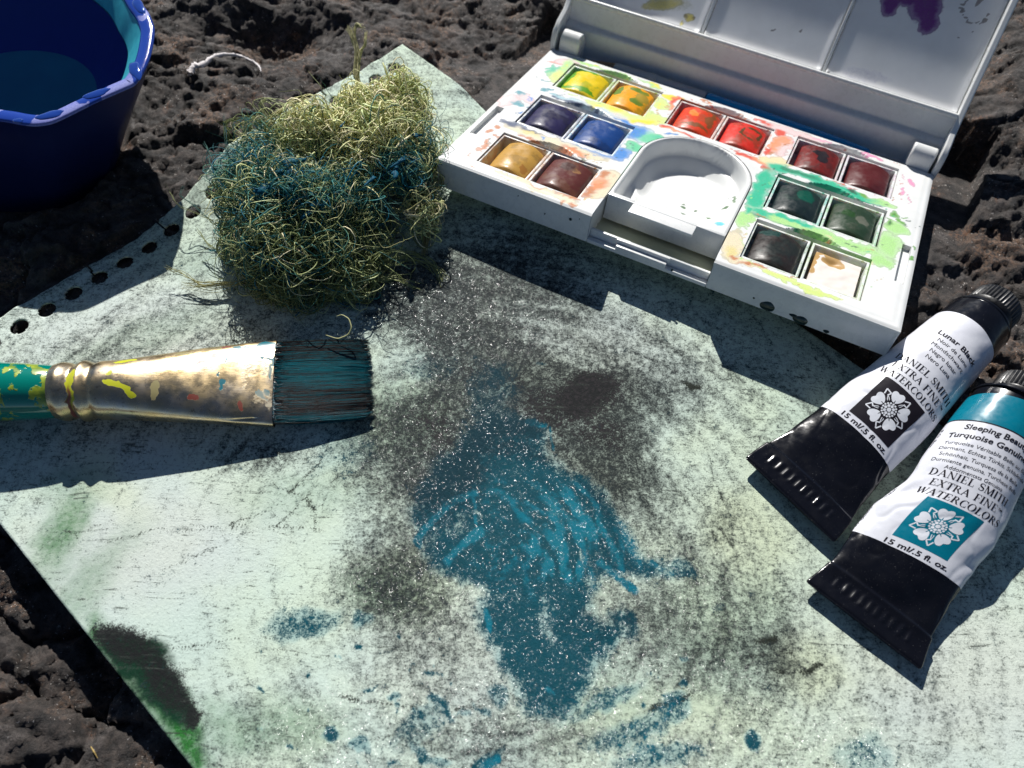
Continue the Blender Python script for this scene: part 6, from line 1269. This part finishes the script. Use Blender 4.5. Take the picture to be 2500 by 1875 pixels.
    for nm, msk, mt in (('pale_strands', ~dyed, n.m), ('dyed_strands', dyed, n2.m)):
        V, F = tubes_from_paths(P[msk], Rad[msk]); o = mesh_obj(nm, V-org, F, mt, e, smooth=True)
        cc = np.repeat(c[msk], S*3, 0); cc = cc*np.repeat(rs.uniform(.85, 1.15, (msk.sum(), 1)), S*3, 0); point_color(o, 'hue', np.column_stack([cc, np.ones(len(cc))])); tag(o, kind='stuff')
    # clots of blue paint webbed between strands
    n3 = NT('wet_blue_paint'); m3 = n3.set(Base_Color=n3.mix(n3.noise(5), (0.0, 0.045, 0.085), (0.0, 0.10, 0.165)), Roughness=.6, Specular_IOR_Level=.12)
    clots = [(-6.582, 5.876, 2.270, .32, 35), (-6.693, 5.555, 2.190, .30, 10), (-7.114, 5.088, 2.090, .36, 30), (-7.392, 4.851, 2.000, .30, 40), (-7.672, 4.624, 1.900, .26, 20), (-7.809, 4.447, 1.800, .20, 0), (-8.182, 3.947, 1.240, .22, -10), (-7.779, 3.887, 1.240, .20, -30), (-5.731, 4.461, 2.090, .16, 20), (-5.926, 4.232, 2.000, .18, 60), (-6.066, 3.948, 1.800, .14, 70),
             (-3.584, 5.768, 2.090, .22, 80), (-3.482, 6.074, 2.190, .18, 40), (-3.046, 7.243, 2.090, .15, 30), (-4.265, 5.430, 2.090, .16, 60), (-6.294, 3.362, 1.420, .14, 20), (-6.086, 2.853, 0.950, .18, 0), (-5.222, 7.094, 2.560, .08, 60), (-8.778, 5.381, 1.240, .18, 10), (-6.682, 5.336, 2.090, .3, -10)]
    for (x_, y_, z_, r_, a) in clots:
        a = math.radians(a); V = []; F = []; nn, K = 18, 7
        for q in range(K):
            la = -pi/2+pi*q/(K-1)
            for i in range(nn):
                th = 2*pi*i/nn; w = 1+.35*math.sin(2*th+x_*7)+.28*math.sin(3*th+y_*9)+.15*math.sin(5*th+z_*5)
                u = r_*1.25*math.cos(la)*math.cos(th)*w; v = r_*.45*math.cos(la)*math.sin(th)*w; V.append((x_+u*math.cos(a)-v*math.sin(a), y_+u*math.sin(a)+v*math.cos(a), z_+r_*.22*math.sin(la)+.25*u*math.sin(x_*9)))
        for q in range(K-1):
            for i in range(nn): F.append((q*nn+i, q*nn+(i+1) % nn, (q+1)*nn+(i+1) % nn, (q+1)*nn+i))
        mesh_obj('paint_clot', np.array(V)-org, F, m3, e, smooth=True)
build_lichen()
def strand(name, pts, radii, m, label, cat, kind=None, fuzz=0):
    rs = np.random.RandomState(len(pts)*7+3); p = np.array(pts); k = np.arange(len(p)); t = np.linspace(0, len(p)-1, 60); y = np.stack([np.interp(t, k, p[:, a]) for a in range(3)], -1)
    for _ in range(6): y[1:-1] = (y[:-2]+2*y[1:-1]+y[2:])/4
    R_ = np.interp(t, k, radii); org = y[0].copy(); V = []; F = []; ns = 8
    T = np.gradient(y, axis=0); T = T/np.linalg.norm(T, axis=1, keepdims=True); A = np.cross(T, [0, 0, 1.0]); A = A/np.linalg.norm(A, axis=1, keepdims=True); B = np.cross(T, A)
    for i in range(60):
        for j in range(ns):
            a = 2*pi*j/ns; rr = R_[i]*(1+(.35 if fuzz else .1)*rs.normal()*.6); V.append(y[i]+rr*(A[i]*math.cos(a)+B[i]*math.sin(a)))
    for i in range(59):
        for j in range(ns): F.append((i*ns+j, i*ns+(j+1) % ns, (i+1)*ns+(j+1) % ns, (i+1)*ns+j))
    F.append(list(range(ns))); F.append([59*ns+j for j in range(ns)][::-1])
    o = mesh_obj(name, np.array(V)-org, F, m, None, smooth=True); o.location = Vector(org)*CM; tag(o, label, cat)
    if fuzz:
        VV, FF = [], []
        for i in range(fuzz):
            q = rs.randint(0, 26) if rs.rand() < .75 else rs.randint(0, 60); d = rs.normal(size=3); d /= np.linalg.norm(d); L = R_[q]*rs.uniform(1.2, 2.6); b0 = y[q]+rs.normal(size=3)*R_[q]*.3; b1 = b0+d*L; s_ = np.cross(d, rs.normal(size=3)); s_ = s_/np.linalg.norm(s_)*.007; n0 = len(VV); VV += [b0+s_, b0-s_, b0+np.cross(d, s_), b1]; FF += [(n0, n0+1, n0+3), (n0+1, n0+2, n0+3), (n0+2, n0, n0+3)]
        f = mesh_obj('fibres', np.array(VV)-org, FF, m, o); tag(f, kind='stuff')
    return o
def onrock(x, y):
    hit, loc, *_ = ROCK.ray_cast(Vector((x*CM, y*CM, .5)), Vector((0, 0, -1))); return loc.z/CM if hit else -0.3
ROCK.data.update(); bpy.context.view_layer.update()
pts = [(-11.742, 12.291),(-11.617, 12.586),(-11.397, 12.783),(-11.156, 13.321),(-10.750, 13.724),(-10.332, 13.850),(-9.895, 13.718),(-9.616, 13.388),(-9.477, 13.012)]
zz = [onrock(*p)+.10 for p in pts]; zz = np.convolve([zz[0]]+zz+[zz[-1]], [.25, .5, .25], 'valid'); zz = [max(a, onrock(*p)+.06) for a, p in zip(zz, pts)]
strand('string', [(p[0], p[1], z) for p, z in zip(pts, zz)], [.13, .15, .09, .075, .06, .055, .045, .035, .015], simple('white_fibre', (0.74, 0.70, 0.70), .8), 'short curved white string with a frayed end, on the dark rock', 'string', fuzz=260)
strand('lichen_strand', [(-5.241, 1.004, 0.690), (-4.882, 0.883, 0.690), (-4.593, 0.972, 0.780), (-4.492, 1.142, 0.900), (-4.592, 1.396, 0.960), (-4.802, 1.524, 0.960), (-4.959, 1.503, 0.900)], [.012, .02, .022, .02, .018, .015, .008], simple('pale_strand', (0.42, 0.42, 0.20), .6), 'single curled pale lichen strand caught on the top edge of the paintbrush', 'lichen strand')
q = [(-9.616, -9.544),(-9.500, -9.655),(-9.400, -9.783)]
strand('grass_blade', [(p[0], p[1], onrock(*p)+.05) for p in q], [.012, .02, .008], simple('dry_straw', (0.42, 0.30, 0.10), .6), 'tiny dry yellow grass blade on the rock at the bottom left', 'grass blade')
